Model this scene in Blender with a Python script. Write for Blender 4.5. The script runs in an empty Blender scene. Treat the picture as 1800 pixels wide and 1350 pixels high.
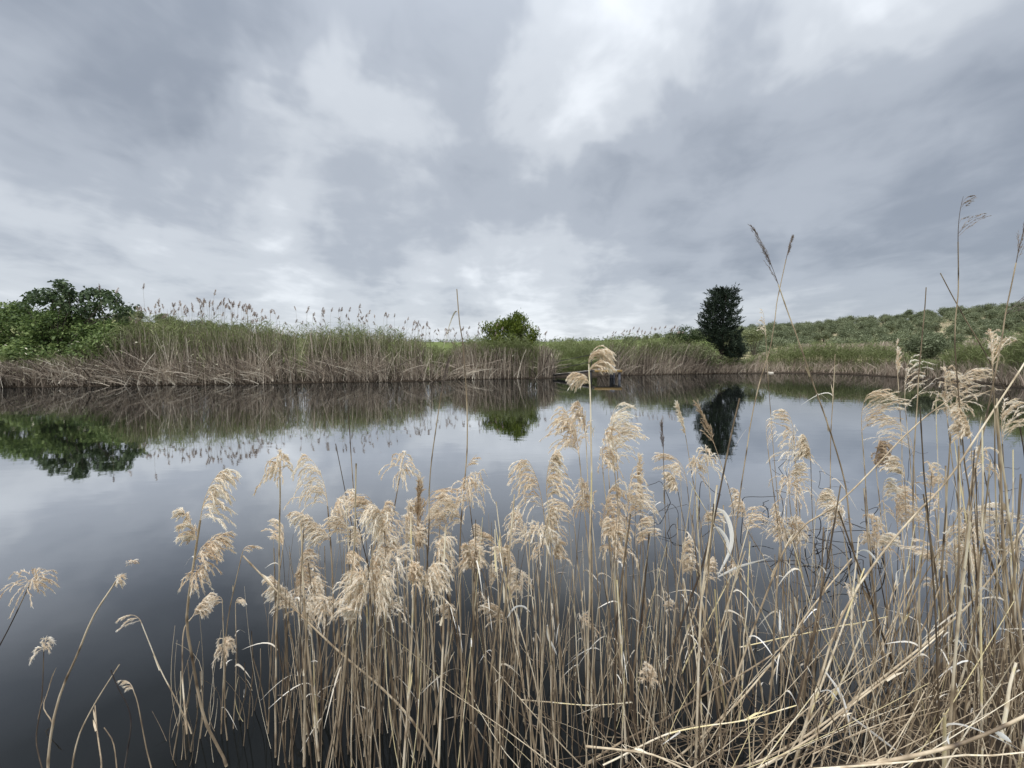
import bpy, math, random
import numpy as np
from mathutils import Vector

random.seed(7)
rng = np.random.default_rng(7)
R = math.radians
scene = bpy.context.scene
col = scene.collection

# ------------------------------------------------------------------ camera
FPX, W0, H0 = 755.0, 1800.0, 1350.0
EYE = np.array([0.0, 0.0, 1.6])
PITCH = R(4.5)
cam_data = bpy.data.cameras.new('camera')
cam = bpy.data.objects.new('camera', cam_data)
col.objects.link(cam)
cam.location = EYE
cam.rotation_euler = (R(90) - PITCH, 0, 0)
cam_data.sensor_fit = 'HORIZONTAL'
cam_data.sensor_width = 36.0
cam_data.lens = 36.0 * FPX / W0
cam_data.clip_start = 0.02
cam_data.clip_end = 6000
scene.camera = cam

# ------------------------------------------------------------------ render look
scene.render.engine = 'CYCLES'
scene.view_settings.view_transform = 'Standard'
scene.view_settings.look = 'None'
scene.view_settings.gamma = 1.0
scene.view_settings.use_curve_mapping = False
scene.view_settings.exposure = 0.85
scene.cycles.use_denoising = True
scene.cycles.denoiser = 'OPENIMAGEDENOISE'
scene.cycles.denoising_prefilter = 'ACCURATE'
scene.cycles.max_bounces = 6
scene.cycles.transparent_max_bounces = 8

def ray(px, py):
    a = (px - W0 / 2) / FPX
    b = (H0 / 2 - py) / FPX
    f = np.array([0, math.cos(PITCH), -math.sin(PITCH)])
    u = np.array([0, math.sin(PITCH), math.cos(PITCH)])
    return np.array([a, 0, 0]) + f + b * u

def at(px, py, Y):                       # the place seen at a photo pixel, Y metres ahead of the viewer
    d = ray(px, py)
    return EYE + d * (Y / d[1])

def ground_at(px, py, z=0.0):            # the same on a horizontal plane
    d = ray(px, py)
    return EYE + d * ((z - EYE[2]) / d[2])

# ------------------------------------------------------------------ sky, sun
SUN_ELEV, SUN_AZ = R(62), R(205)         # azimuth clockwise from +Y: behind the viewer, high
world = bpy.data.worlds.new('World')
scene.world = world
world.use_nodes = True
wt = world.node_tree
wt.nodes.clear()
def wn(t, **kw):
    n = wt.nodes.new(t)
    for k, v in kw.items():
        setattr(n, k, v)
    return n
def wl(a, b):
    wt.links.new(a, b)
def wmath(op, a, b=None, c=None, clamp=False):
    n = wn('ShaderNodeMath', operation=op, use_clamp=clamp)
    for i, v in enumerate((a, b, c)):
        if v is None:
            continue
        if isinstance(v, (int, float)):
            n.inputs[i].default_value = v
        else:
            wl(v, n.inputs[i])
    return n.outputs[0]
tc = wn('ShaderNodeTexCoord')
nrm = wn('ShaderNodeVectorMath', operation='NORMALIZE')
wl(tc.outputs['Generated'], nrm.inputs[0])
sep = wn('ShaderNodeSeparateXYZ')
wl(nrm.outputs[0], sep.inputs[0])
zpos = wmath('MAXIMUM', sep.outputs['Z'], 0.0)
zc = wmath('ADD', zpos, 0.17)
cx = wmath('DIVIDE', sep.outputs['X'], zc)
cy = wmath('MULTIPLY', wmath('DIVIDE', sep.outputs['Y'], zc), 0.8)
comb = wn('ShaderNodeCombineXYZ')
wl(cx, comb.inputs[0]); wl(cy, comb.inputs[1])
def wnoise(vec, scale, detail, rough, dist, off):
    mp = wn('ShaderNodeMapping')
    mp.inputs['Location'].default_value = off
    wl(vec, mp.inputs['Vector'])
    n = wn('ShaderNodeTexNoise')
    n.inputs['Scale'].default_value = scale
    n.inputs['Detail'].default_value = detail
    n.inputs['Roughness'].default_value = rough
    n.inputs['Distortion'].default_value = dist
    wl(mp.outputs[0], n.inputs['Vector'])
    return n
n1 = wnoise(comb.outputs[0], 1.15, 5, 0.5, 0.5, (3.1, 1.7, 0))
n2 = wnoise(comb.outputs[0], 0.6, 3, 0.5, 0.4, (7.3, 4.2, 2))
n3 = wnoise(comb.outputs[0], 3.2, 4, 0.5, 0.7, (1.3, 9.2, 5))
# cloud masses: lighter and darker places of the deck, wobbling with a noise
wob = wnoise(nrm.outputs[0], 4.5, 4, 0.55, 0.3, (0, 0, 0))
wsub = wn('ShaderNodeVectorMath', operation='SUBTRACT')
wl(wob.outputs['Color'], wsub.inputs[0]); wsub.inputs[1].default_value = (0.5, 0.5, 0.5)
wsc = wn('ShaderNodeVectorMath', operation='SCALE')
wl(wsub.outputs[0], wsc.inputs[0]); wsc.inputs['Scale'].default_value = 0.42
wadd = wn('ShaderNodeVectorMath', operation='ADD')
wl(nrm.outputs[0], wadd.inputs[0]); wl(wsc.outputs[0], wadd.inputs[1])
wnm = wn('ShaderNodeVectorMath', operation='NORMALIZE')
wl(wadd.outputs[0], wnm.inputs[0])
MASSES = [  # photo pixel of the middle, angular radius, lighter / darker
    (1045, 100, 7, .15), (1130, 60, 12, .03), (960, 190, 8, .04), (1400, 60, 14, .0), (640, 255, 6, .11), (560, 270, 9, .08), (560, 40, 9, .06),
    (330, 130, 15, -.17), (440, 150, 9, -.06), (80, 60, 14, -.05), (240, 250, 7, -.05), (370, 300, 7, .12), (470, 310, 6, .10), (180, 220, 9, .06), (60, 300, 10, -.03),
    (860, 70, 7, -.08), (840, 260, 8, -.04), (1120, 340, 12, -.10), (1230, 330, 9, -.06), (1330, 270, 7, -.05), (1560, 350, 14, -.13), (1720, 300, 12, -.10), (1330, 200, 7, .05), (1480, 170, 8, .07), (1600, 120, 9, .03),
    (740, 430, 9, -.09), (1000, 545, 9, .12), (850, 520, 9, .10), (1450, 500, 8, .06), (420, 470, 8, .09), (600, 500, 8, .06), (250, 430, 8, -.03), (40, 440, 8, .08), (1250, 400, 8, .04), (560, 380, 7, -.05), (930, 440, 9, -.05)]
v = None
for (px, py, rad, amp) in MASSES:
    d = ray(px, py); d = d / np.linalg.norm(d)
    dn = wn('ShaderNodeVectorMath', operation='DOT_PRODUCT')
    wl(wnm.outputs[0], dn.inputs[0]); dn.inputs[1].default_value = tuple(d)
    mr = wn('ShaderNodeMapRange', interpolation_type='SMOOTHSTEP')
    mr.inputs['From Min'].default_value = math.cos(R(rad * 1.85)); mr.inputs['From Max'].default_value = 1.0
    mr.inputs['To Min'].default_value = 0.0; mr.inputs['To Max'].default_value = amp
    wl(dn.outputs['Value'], mr.inputs['Value'])
    v = mr.outputs[0] if v is None else wmath('ADD', v, mr.outputs[0])
nz = wmath('MULTIPLY', wmath('SUBTRACT', n1.outputs['Fac'], 0.5), 0.72)
nz = wmath('MULTIPLY_ADD', wmath('SUBTRACT', n2.outputs['Fac'], 0.5), 0.45, nz)
nz = wmath('MULTIPLY_ADD', wmath('SUBTRACT', n3.outputs['Fac'], 0.5), 0.36, nz)
n4 = wnoise(comb.outputs[0], 7.5, 5, 0.55, 0.8, (4.3, 2.2, 8))
nz = wmath('MULTIPLY_ADD', wmath('SUBTRACT', n4.outputs['Fac'], 0.5), 0.16, nz)
tone = wmath('ADD', wmath('MULTIPLY_ADD', v, 1.9, nz), 0.575)
hz = wmath('MULTIPLY', wmath('POWER', 2.718, wmath('MULTIPLY', zpos, -16.0)), 0.10)
tone = wmath('ADD', tone, hz)
cr = wn('ShaderNodeValToRGB')
cr.color_ramp.interpolation = 'EASE'
el = cr.color_ramp.elements
el[0].position = 0.08; el[0].color = (0.176, 0.198, 0.235, 1)
el[1].position = 0.95; el[1].color = (0.50, 0.525, 0.555, 1)
e = el.new(0.42); e.color = (0.263, 0.287, 0.325, 1)
e = el.new(0.66); e.color = (0.360, 0.384, 0.416, 1)
wl(tone, cr.inputs[0])
# an overcast deck grows brighter towards the zenith
zen = wmath('MULTIPLY_ADD', wmath('POWER', zpos, 5.0), 2.8, 0.97)
csc = wn('ShaderNodeVectorMath', operation='SCALE')
wl(cr.outputs[0], csc.inputs[0]); wl(wmath('MULTIPLY', zen, 10.0), csc.inputs['Scale'])
sky = wn('ShaderNodeTexSky', sky_type='NISHITA')
sky.sun_disc = False
sky.sun_elevation = SUN_ELEV
sky.sun_rotation = SUN_AZ
mixs = wn('ShaderNodeMix', data_type='RGBA')
mixs.inputs['Factor'].default_value = 0.95
wl(sky.outputs[0], mixs.inputs['A']); wl(csc.outputs[0], mixs.inputs['B'])
bg = wn('ShaderNodeBackground')
bg.inputs['Strength'].default_value = 0.1
wl(mixs.outputs['Result'], bg.inputs['Color'])
wo = wn('ShaderNodeOutputWorld')
wl(bg.outputs[0], wo.inputs['Surface'])
world.cycles.sampling_method = 'MANUAL'
world.cycles.sample_map_resolution = 512

sun_data = bpy.data.lights.new('sun', 'SUN')
sun_data.energy = 1.5
sun_data.angle = R(50)
sun_data.color = (1.0, 0.97, 0.92)
sun = bpy.data.objects.new('sun', sun_data)
col.objects.link(sun)
sun.rotation_euler = (R(90) - SUN_ELEV, 0, math.pi - SUN_AZ)

# ------------------------------------------------------------------ helpers: materials
def mat(name):
    m = bpy.data.materials.new(name)
    m.use_nodes = True
    nt = m.node_tree
    nt.nodes.clear()
    out = nt.nodes.new('ShaderNodeOutputMaterial')
    return m, nt, out

def ramp(nt, stops):
    n = nt.nodes.new('ShaderNodeValToRGB')
    els = n.color_ramp.elements
    while len(els) < len(stops):
        els.new(0.5)
    for e, (p, c) in zip(els, stops):
        e.position = p
        e.color = (*c, 1)
    return n

def plant_mat(name, stops, rough=0.7, transl=0.3, rand=0.25, grain=0.0, grain_scale=(60, 60, 6)):
    """colour from the 'tint' of each blade plus the object's own random shift; optionally blotches along it"""
    m, nt, out = mat(name)
    L = nt.links.new
    at_ = nt.nodes.new('ShaderNodeAttribute'); at_.attribute_name = 'tint'
    oi = nt.nodes.new('ShaderNodeObjectInfo')
    ma = nt.nodes.new('ShaderNodeMath'); ma.operation = 'MULTIPLY_ADD'
    L(oi.outputs['Random'], ma.inputs[0]); ma.inputs[1].default_value = rand
    sub = nt.nodes.new('ShaderNodeMath'); sub.operation = 'SUBTRACT'
    L(at_.outputs['Fac'], sub.inputs[0]); sub.inputs[1].default_value = rand * 0.5
    L(sub.outputs[0], ma.inputs[2])
    fac = ma.outputs[0]
    if grain:
        tcn = nt.nodes.new('ShaderNodeTexCoord')
        mp = nt.nodes.new('ShaderNodeMapping'); mp.inputs['Scale'].default_value = grain_scale
        L(tcn.outputs['Object'], mp.inputs['Vector'])
        nz_ = nt.nodes.new('ShaderNodeTexNoise'); nz_.inputs['Scale'].default_value = 1.0; nz_.inputs['Detail'].default_value = 3
        L(mp.outputs[0], nz_.inputs['Vector'])
        g = nt.nodes.new('ShaderNodeMath'); g.operation = 'MULTIPLY_ADD'
        s2 = nt.nodes.new('ShaderNodeMath'); s2.operation = 'SUBTRACT'
        L(nz_.outputs['Fac'], s2.inputs[0]); s2.inputs[1].default_value = 0.5
        L(s2.outputs[0], g.inputs[0]); g.inputs[1].default_value = grain; L(fac, g.inputs[2])
        fac = g.outputs[0]
    cr_ = ramp(nt, stops)
    L(fac, cr_.inputs[0])
    bs = nt.nodes.new('ShaderNodeBsdfPrincipled')
    bs.inputs['Roughness'].default_value = rough
    bs.inputs['Specular IOR Level'].default_value = 0.25
    L(cr_.outputs[0], bs.inputs['Base Color'])
    if transl:
        tr = nt.nodes.new('ShaderNodeBsdfTranslucent')
        L(cr_.outputs[0], tr.inputs['Color'])
        mx = nt.nodes.new('ShaderNodeMixShader'); mx.inputs[0].default_value = transl
        L(bs.outputs[0], mx.inputs[1]); L(tr.outputs[0], mx.inputs[2])
        L(mx.outputs[0], out.inputs['Surface'])
    else:
        L(bs.outputs[0], out.inputs['Surface'])
    return m

M = {}
M['stem'] = plant_mat('dry_stem', [(0.0, (.075, .055, .040)), (0.25, (.20, .150, .100)), (0.5, (.42, .33, .225)), (0.75, (.68, .575, .42)), (0.9, (.85, .77, .62)), (1.0, (.76, .65, .38))],
                      0.55, 0.0, 0.35, 0.55, (40, 40, 9))
M['dark_stem'] = plant_mat('rotten_stem', [(0.0, (.018, .016, .017)), (0.6, (.045, .038, .036)), (1.0, (.13, .11, .095))], 0.5, 0, 0.5, 0.5, (30, 30, 9))
M['plume'] = plant_mat('plume', [(0.0, (.53, .38, .24)), (0.25, (.78, .64, .47)), (0.55, (.91, .81, .66)), (1.0, (.96, .93, .86))], 0.8, 0.42, 0.25)
M['brown_plume'] = plant_mat('brown_plume', [(0.0, (.30, .20, .12)), (0.5, (.54, .41, .27)), (1.0, (.76, .65, .50))], 0.8, 0.35, 0.2)
M['dark_plume'] = plant_mat('dark_plume', [(0.0, (.13, .10, .09)), (0.5, (.25, .20, .18)), (1.0, (.40, .34, .29))], 0.8, 0.3, 0.2)
M['dry_leaf'] = plant_mat('dry_leaf', [(0.0, (.45, .38, .29)), (0.5, (.74, .68, .58)), (0.9, (.93, .92, .89)), (1.0, (.95, .94, .92))], 0.65, 0.12, 0.2)
M['scrap'] = plant_mat('pale_scrap', [(0.0, (.42, .40, .25)), (1.0, (.74, .70, .54))], 0.6, 0.3, 0.0)
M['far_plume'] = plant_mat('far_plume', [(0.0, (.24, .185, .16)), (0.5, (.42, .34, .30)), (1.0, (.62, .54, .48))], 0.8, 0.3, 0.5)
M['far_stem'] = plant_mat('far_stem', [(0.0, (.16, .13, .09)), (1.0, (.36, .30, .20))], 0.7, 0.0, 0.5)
M['green_reed'] = plant_mat('green_reed', [(0.0, (.21, .19, .115)), (0.3, (.145, .17, .070)), (0.65, (.185, .22, .085)), (1.0, (.35, .375, .18))], 0.6, 0.3, 0.0)
M['dead_reed'] = plant_mat('dead_reed', [(0.0, (.055, .042, .034)), (0.35, (.23, .185, .145)), (0.7, (.52, .44, .35)), (1.0, (.80, .73, .60))], 0.75, 0.1, 0.0)
M['litter'] = plant_mat('reed_litter', [(0.0, (.24, .185, .15)), (0.5, (.41, .335, .265)), (1.0, (.58, .50, .40))], 0.75, 0.15, 0.0)
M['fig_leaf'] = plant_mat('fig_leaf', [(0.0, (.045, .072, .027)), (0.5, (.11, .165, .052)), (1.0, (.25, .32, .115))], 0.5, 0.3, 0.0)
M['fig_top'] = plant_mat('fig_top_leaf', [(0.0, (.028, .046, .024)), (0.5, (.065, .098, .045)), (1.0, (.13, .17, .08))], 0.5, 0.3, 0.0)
M['bush_leaf'] = plant_mat('bush_leaf', [(0.0, (.045, .068, .012)), (0.5, (.10, .138, .020)), (1.0, (.23, .27, .05))], 0.5, 0.35, 0.0)
M['cypress'] = plant_mat('cypress_needle', [(0.0, (.010, .017, .011)), (0.6, (.032, .050, .030)), (1.0, (.085, .11, .066))], 0.6, 0.1, 0.0)
M['dark_shrub'] = plant_mat('dark_shrub_leaf', [(0.0, (.025, .045, .018)), (0.5, (.055, .085, .028)), (1.0, (.10, .14, .05))], 0.6, 0.3, 0.0)
M['pale_shrub'] = plant_mat('pale_shrub_leaf', [(0.0, (.09, .11, .05)), (0.5, (.17, .195, .09)), (1.0, (.28, .30, .16))], 0.6, 0.3, 0.0)
M['olive'] = plant_mat('olive_leaf', [(0.0, (.080, .096, .052)), (0.5, (.17, .20, .112)), (1.0, (.33, .36, .225))], 0.6, 0.2, 0.3)
M['bark'] = plant_mat('bark', [(0.0, (.06, .05, .04)), (1.0, (.17, .145, .12))], 0.9, 0, 0.2, 0.6, (9, 9, 3))
M['dark_bark'] = plant_mat('dark_bark', [(0.0, (.02, .016, .013)), (1.0, (.06, .05, .042))], 0.9, 0, 0.2, 0.6, (9, 9, 3))
M['grass'] = plant_mat('meadow_grass', [(0.0, (.085, .11, .032)), (0.5, (.14, .185, .05)), (1.0, (.25, .26, .11))], 0.7, 0.3, 0.0)
M['wood'] = plant_mat('weathered_wood', [(0.0, (.16, .14, .12)), (0.5, (.30, .27, .24)), (1.0, (.46, .44, .40))], 0.75, 0, 0.3, 0.5, (3, 40, 40))
M['yellow_wood'] = plant_mat('yellow_wood', [(0.0, (.14, .09, .03)), (0.5, (.26, .165, .055)), (1.0, (.40, .30, .15))], 0.6, 0, 0.2, 0.4, (3, 30, 30))
M['grey_paint'] = plant_mat('grey_post', [(0.0, (.05, .052, .06)), (1.0, (.16, .165, .19))], 0.6, 0, 0.3, 0.4, (8, 8, 3))
M['rail'] = plant_mat('dark_rail', [(0.0, (.02, .02, .02)), (1.0, (.07, .06, .055))], 0.5, 0, 0.2)
M['stone'] = plant_mat('pale_stone', [(0.0, (.35, .31, .26)), (1.0, (.62, .58, .50))], 0.9, 0, 0.3, 0.6, (6, 6, 6))

def water_mat():
    m, nt, out = mat('pond_water')
    L = nt.links.new
    body = nt.nodes.new('ShaderNodeBsdfDiffuse'); body.inputs['Color'].default_value = (0.007, 0.008, 0.008, 1)
    gl_ = nt.nodes.new('ShaderNodeBsdfGlossy'); gl_.inputs['Roughness'].default_value = 0.02
    gl_.inputs['Color'].default_value = (.97, .97, .97, 1)
    lw = nt.nodes.new('ShaderNodeLayerWeight'); lw.inputs['Blend'].default_value = 0.5
    fr_ = ramp(nt, [(0.0, (.010, .010, .010)), (0.28, (.011, .011, .011)), (0.38, (.022, .022, .022)), (0.47, (.070, .070, .070)), (0.57, (.24, .24, .24)), (0.67, (.58, .58, .58)), (0.77, (.85, .85, .85)), (0.86, (.80, .80, .80)), (0.91, (.60, .60, .60)), (1.0, (.55, .55, .55))])
    L(lw.outputs['Facing'], fr_.inputs[0])
    mx = nt.nodes.new('ShaderNodeMixShader'); L(fr_.outputs[0], mx.inputs[0]); L(body.outputs[0], mx.inputs[1]); L(gl_.outputs[0], mx.inputs[2])
    tcn = nt.nodes.new('ShaderNodeTexCoord')
    def nzn(sc, scale, det):
        mp = nt.nodes.new('ShaderNodeMapping'); mp.inputs['Scale'].default_value = sc
        L(tcn.outputs['Object'], mp.inputs['Vector'])
        n = nt.nodes.new('ShaderNodeTexNoise'); n.inputs['Scale'].default_value = scale; n.inputs['Detail'].default_value = det
        L(mp.outputs[0], n.inputs['Vector'])
        return n.outputs['Fac']
    a = nzn((0.6, 1.4, 1), 2.2, 2)
    b = nzn((2.0, 9.0, 1), 3.0, 2)
    c = nzn((0.05, 0.12, 1), 1.0, 2)
    bm = nt.nodes.new('ShaderNodeMath'); bm.operation = 'MULTIPLY_ADD'
    L(b, bm.inputs[0]); bm.inputs[1].default_value = 0.12; L(a, bm.inputs[2])
    st = nt.nodes.new('ShaderNodeMapRange'); st.inputs['From Min'].default_value = 0.35; st.inputs['From Max'].default_value = 0.7
    st.inputs['To Min'].default_value = 0.25; st.inputs['To Max'].default_value = 1.0
    L(c, st.inputs['Value'])
    mu = nt.nodes.new('ShaderNodeMath'); mu.operation = 'MULTIPLY'
    L(bm.outputs[0], mu.inputs[0]); L(st.outputs[0], mu.inputs[1])
    bp = nt.nodes.new('ShaderNodeBump'); bp.inputs['Strength'].default_value = 1.0; bp.inputs['Distance'].default_value = 0.0022
    L(mu.outputs[0], bp.inputs['Height'])
    for nd in (body, gl_, lw): L(bp.outputs[0], nd.inputs['Normal'])
    L(mx.outputs[0], out.inputs['Surface'])
    return m
M['water'] = water_mat()

def ground_mat():
    m, nt, out = mat('ground')
    L = nt.links.new
    tcn = nt.nodes.new('ShaderNodeTexCoord')
    def nzn(scale, det, rough=0.6):
        n = nt.nodes.new('ShaderNodeTexNoise'); n.inputs['Scale'].default_value = scale; n.inputs['Detail'].default_value = det
        n.inputs['Roughness'].default_value = rough
        L(tcn.outputs['Object'], n.inputs['Vector'])
        return n.outputs['Fac']
    grass = ramp(nt, [(0.3, (.085, .115, .035)), (0.55, (.14, .175, .055)), (0.75, (.23, .235, .10))])
    L(nzn(0.35, 6), grass.inputs[0])
    soil = ramp(nt, [(0.3, (.24, .19, .12)), (0.6, (.40, .33, .225)), (0.8, (.50, .43, .30))])
    L(nzn(0.6, 6), soil.inputs[0])
    mud = ramp(nt, [(0.3, (.030, .024, .018)), (0.7, (.075, .058, .043))])
    L(nzn(5.0, 5), mud.inputs[0])
    a1 = nt.nodes.new('ShaderNodeAttribute'); a1.attribute_name = 'soil'
    a2 = nt.nodes.new('ShaderNodeAttribute'); a2.attribute_name = 'mud'
    ad = nt.nodes.new('ShaderNodeMath'); ad.operation = 'MULTIPLY_ADD'; ad.use_clamp = True
    s_ = nt.nodes.new('ShaderNodeMath'); s_.operation = 'SUBTRACT'; L(nzn(0.16, 4), s_.inputs[0]); s_.inputs[1].default_value = 0.5
    sc = nt.nodes.new('ShaderNodeMath'); sc.operation = 'MULTIPLY'; L(s_.outputs[0], sc.inputs[0]); L(a1.outputs['Fac'], sc.inputs[1])
    L(sc.outputs[0], ad.inputs[0]); ad.inputs[1].default_value = 2.6; L(a1.outputs['Fac'], ad.inputs[2])
    m1 = nt.nodes.new('ShaderNodeMix'); m1.data_type = 'RGBA'
    L(ad.outputs[0], m1.inputs['Factor']); L(grass.outputs[0], m1.inputs['A']); L(soil.outputs[0], m1.inputs['B'])
    m2 = nt.nodes.new('ShaderNodeMix'); m2.data_type = 'RGBA'
    L(a2.outputs['Fac'], m2.inputs['Factor']); L(m1.outputs['Result'], m2.inputs['A']); L(mud.outputs[0], m2.inputs['B'])
    bs = nt.nodes.new('ShaderNodeBsdfPrincipled'); bs.inputs['Roughness'].default_value = 0.95
    bs.inputs['Specular IOR Level'].default_value = 0.1
    L(m2.outputs['Result'], bs.inputs['Base Color'])
    bp = nt.nodes.new('ShaderNodeBump'); bp.inputs['Distance'].default_value = 0.08
    L(nzn(3.0, 6), bp.inputs['Height']); L(bp.outputs[0], bs.inputs['Normal'])
    L(bs.outputs[0], out.inputs['Surface'])
    return m
M['ground'] = ground_mat()

# ------------------------------------------------------------------ helpers: meshes
class MB:
    """collects ribbons, tubes and boxes (numpy) and links them as ONE mesh object"""
    def __init__(self):
        self.V, self.Q, self.T, self.n = [], [], [], 0
    def add(self, v, q, t):
        self.V.append(np.asarray(v, float)); self.Q.append(np.asarray(q, np.int64) + self.n)
        self.T.append(np.asarray(t, float)); self.n += len(v)
    def ribbons(self, P, Wd, side, tint):
        """P (N,K,3) spines, Wd (N,K) half widths, side (N,3) or (N,K,3), tint (N,) or (N,K)"""
        N, K, _ = P.shape
        if N == 0: return
        if side.ndim == 2: side = side[:, None, :]
        a = P - side * Wd[..., None]; b = P + side * Wd[..., None]
        v = np.stack([a, b], 2).reshape(-1, 3)
        i = (np.arange(N)[:, None] * K + np.arange(K - 1)[None, :]) * 2
        q = np.stack([i, i + 1, i + 3, i + 2], -1).reshape(-1, 4)
        if tint.ndim == 1: tint = np.repeat(tint[:, None], K, 1)
        self.add(v, q, np.repeat(tint[..., None], 2, 2).reshape(-1))
    def tubes(self, P, Rd, sides, tint, cap=True):
        N, K, _ = P.shape
        if N == 0: return
        T = np.gradient(P, axis=1); T /= np.linalg.norm(T, axis=2, keepdims=True) + 1e-9
        ref = np.where(np.abs(T[..., 2:3]) > 0.9, np.array([1.0, 0, 0]), np.array([0, 0, 1.0]))
        U = np.cross(T, np.broadcast_to(np.median(ref, axis=1, keepdims=True), T.shape)); U /= np.linalg.norm(U, axis=2, keepdims=True) + 1e-9
        Bn = np.cross(T, U)
        an = np.arange(sides) * 2 * math.pi / sides
        v = P[:, :, None, :] + Rd[:, :, None, None] * (np.cos(an)[None, None, :, None] * U[:, :, None, :] + np.sin(an)[None, None, :, None] * Bn[:, :, None, :])
        idx = np.arange(N * K * sides).reshape(N, K, sides)
        nx = np.roll(idx, -1, axis=2)
        q = np.stack([idx[:, :-1], nx[:, :-1], nx[:, 1:], idx[:, 1:]], -1).reshape(-1, 4)
        if tint.ndim == 1: tint = np.repeat(tint[:, None], K, 1)
        self.add(v.reshape(-1, 3), q, np.repeat(tint[..., None], sides, 2).reshape(-1))
        if cap and sides == 4:
            self.add(v[:, -1].reshape(-1, 3), np.arange(N * 4).reshape(N, 4), np.repeat(tint[:, -1], 4))
    def box(self, c, s, tint=0.5, ax=None):
        """box centred on c with sizes s along the axes ax (3x3 rows)"""
        ax = np.eye(3) if ax is None else np.asarray(ax, float)
        h = np.array(s) / 2
        sg = np.array([[-1, -1, -1], [1, -1, -1], [1, 1, -1], [-1, 1, -1], [-1, -1, 1], [1, -1, 1], [1, 1, 1], [-1, 1, 1]])
        v = np.asarray(c) + (sg * h) @ ax
        q = [[0, 3, 2, 1], [4, 5, 6, 7], [0, 1, 5, 4], [1, 2, 6, 5], [2, 3, 7, 6], [3, 0, 4, 7]]
        self.add(v, q, np.full(8, tint))
    def mesh(self, name, material, origin=(0, 0, 0), smooth=False):
        V = np.concatenate(self.V) - np.asarray(origin, float); Q = np.concatenate(self.Q); T = np.concatenate(self.T)
        me = bpy.data.meshes.new(name)
        me.vertices.add(len(V)); me.vertices.foreach_set('co', V.astype(np.float32).ravel())
        me.loops.add(len(Q) * 4); me.loops.foreach_set('vertex_index', Q.astype(np.int32).ravel())
        me.polygons.add(len(Q)); me.polygons.foreach_set('loop_start', np.arange(0, len(Q) * 4, 4, dtype=np.int32))
        if smooth: me.polygons.foreach_set('use_smooth', np.ones(len(Q), bool))
        at_ = me.attributes.new('tint', 'FLOAT', 'POINT'); at_.data.foreach_set('value', T.astype(np.float32))
        me.update(calc_edges=True)
        me.materials.append(material)
        return me
    def build(self, name, material, parent=None, origin=(0, 0, 0), smooth=False):
        me = self.mesh(name, material, origin, smooth)
        o = bpy.data.objects.new(name, me)
        col.objects.link(o)
        if parent is not None: o.parent = parent
        else: o.location = origin
        return o

def tag(o, label=None, cat=None, group=None, kind=None):
    if label: o['label'] = label
    if cat: o['category'] = cat
    if group: o['group'] = group
    if kind: o['kind'] = kind
    return o

def empty(name, loc, rz=0.0):
    o = bpy.data.objects.new(name, None)
    o.empty_display_size = 0.1
    col.objects.link(o)
    o.location = loc; o.rotation_euler = (0, 0, rz)
    return o

def copy_tree(o, parent=None):
    c = o.copy(); col.objects.link(c)
    if parent is not None: c.parent = parent
    for ch in o.children: copy_tree(ch, c)
    return c

def unit(a):
    a = np.asarray(a, float)
    return a / (np.linalg.norm(a, axis=-1, keepdims=True) + 1e-9)

def rand_unit(n, r=rng):
    return unit(r.normal(size=(n, 3)))

def smooth_path(pts, n):
    """Catmull-Rom through the points, n samples evenly by length"""
    p = np.asarray(pts, float)
    if len(p) == 2:
        return p[0] + (p[1] - p[0]) * np.linspace(0, 1, n)[:, None]
    q = np.vstack([2 * p[0] - p[1], p, 2 * p[-1] - p[-2]])
    out = []
    for i in range(1, len(q) - 2):
        t = np.linspace(0, 1, 12, endpoint=False)[:, None]
        a, b, c, d = q[i - 1], q[i], q[i + 1], q[i + 2]
        out.append(0.5 * (2 * b + (c - a) * t + (2 * a - 5 * b + 4 * c - d) * t ** 2 + (3 * b - a - 3 * c + d) * t ** 3))
    out = np.vstack(out + [p[-1:]])
    s = np.concatenate([[0], np.cumsum(np.linalg.norm(np.diff(out, axis=0), axis=1))])
    tt = np.linspace(0, s[-1], n)
    return np.stack([np.interp(tt, s, out[:, k]) for k in range(3)], 1)

# ------------------------------------------------------------------ terrain: pond basin, banks, hills
SHORE_PX = [(0, 681), (150, 679), (300, 677), (450, 675), (600, 672), (755, 670), (800, 667), (970, 665), (985, 662), (1035, 660), (1060, 661),
            (1130, 659), (1250, 657), (1400, 655.5), (1500, 658), (1560, 662), (1640, 667), (1730, 674), (1800, 682)]
shore = [ground_at(x, y)[:2] for x, y in SHORE_PX]
pond = np.array([[-60, 6], [-60, 14], [-34, 17.2]] + [list(p) for p in shore] +
                [[23.5, 14], [21, 9], [14, 6.0], [8, 4.2], [5.0, 3.2], [3.4, 2.5], [2.2, 2.0], [1.3, 1.55], [0.4, 1.25], [-1, 1.15], [-4, 1.3], [-12, 1.5], [-30, 2.5]])

def pond_sd(X, Y):
    """signed distance to the pond outline, positive on land"""
    P = np.stack([X, Y], -1)
    d = np.full(X.shape, 1e9); inside = np.zeros(X.shape, bool)
    n = len(pond)
    for i in range(n):
        a, b = pond[i], pond[(i + 1) % n]
        ab = b - a
        t = np.clip(((P - a) @ ab) / (ab @ ab), 0, 1)
        d = np.minimum(d, np.linalg.norm(P - a - t[..., None] * ab, axis=-1))
        cond = ((a[1] > Y) != (b[1] > Y)) & (X < (b[0] - a[0]) * (Y - a[1]) / (b[1] - a[1] + 1e-12) + a[0])
        inside ^= cond
    return np.where(inside, -d, d)

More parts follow.
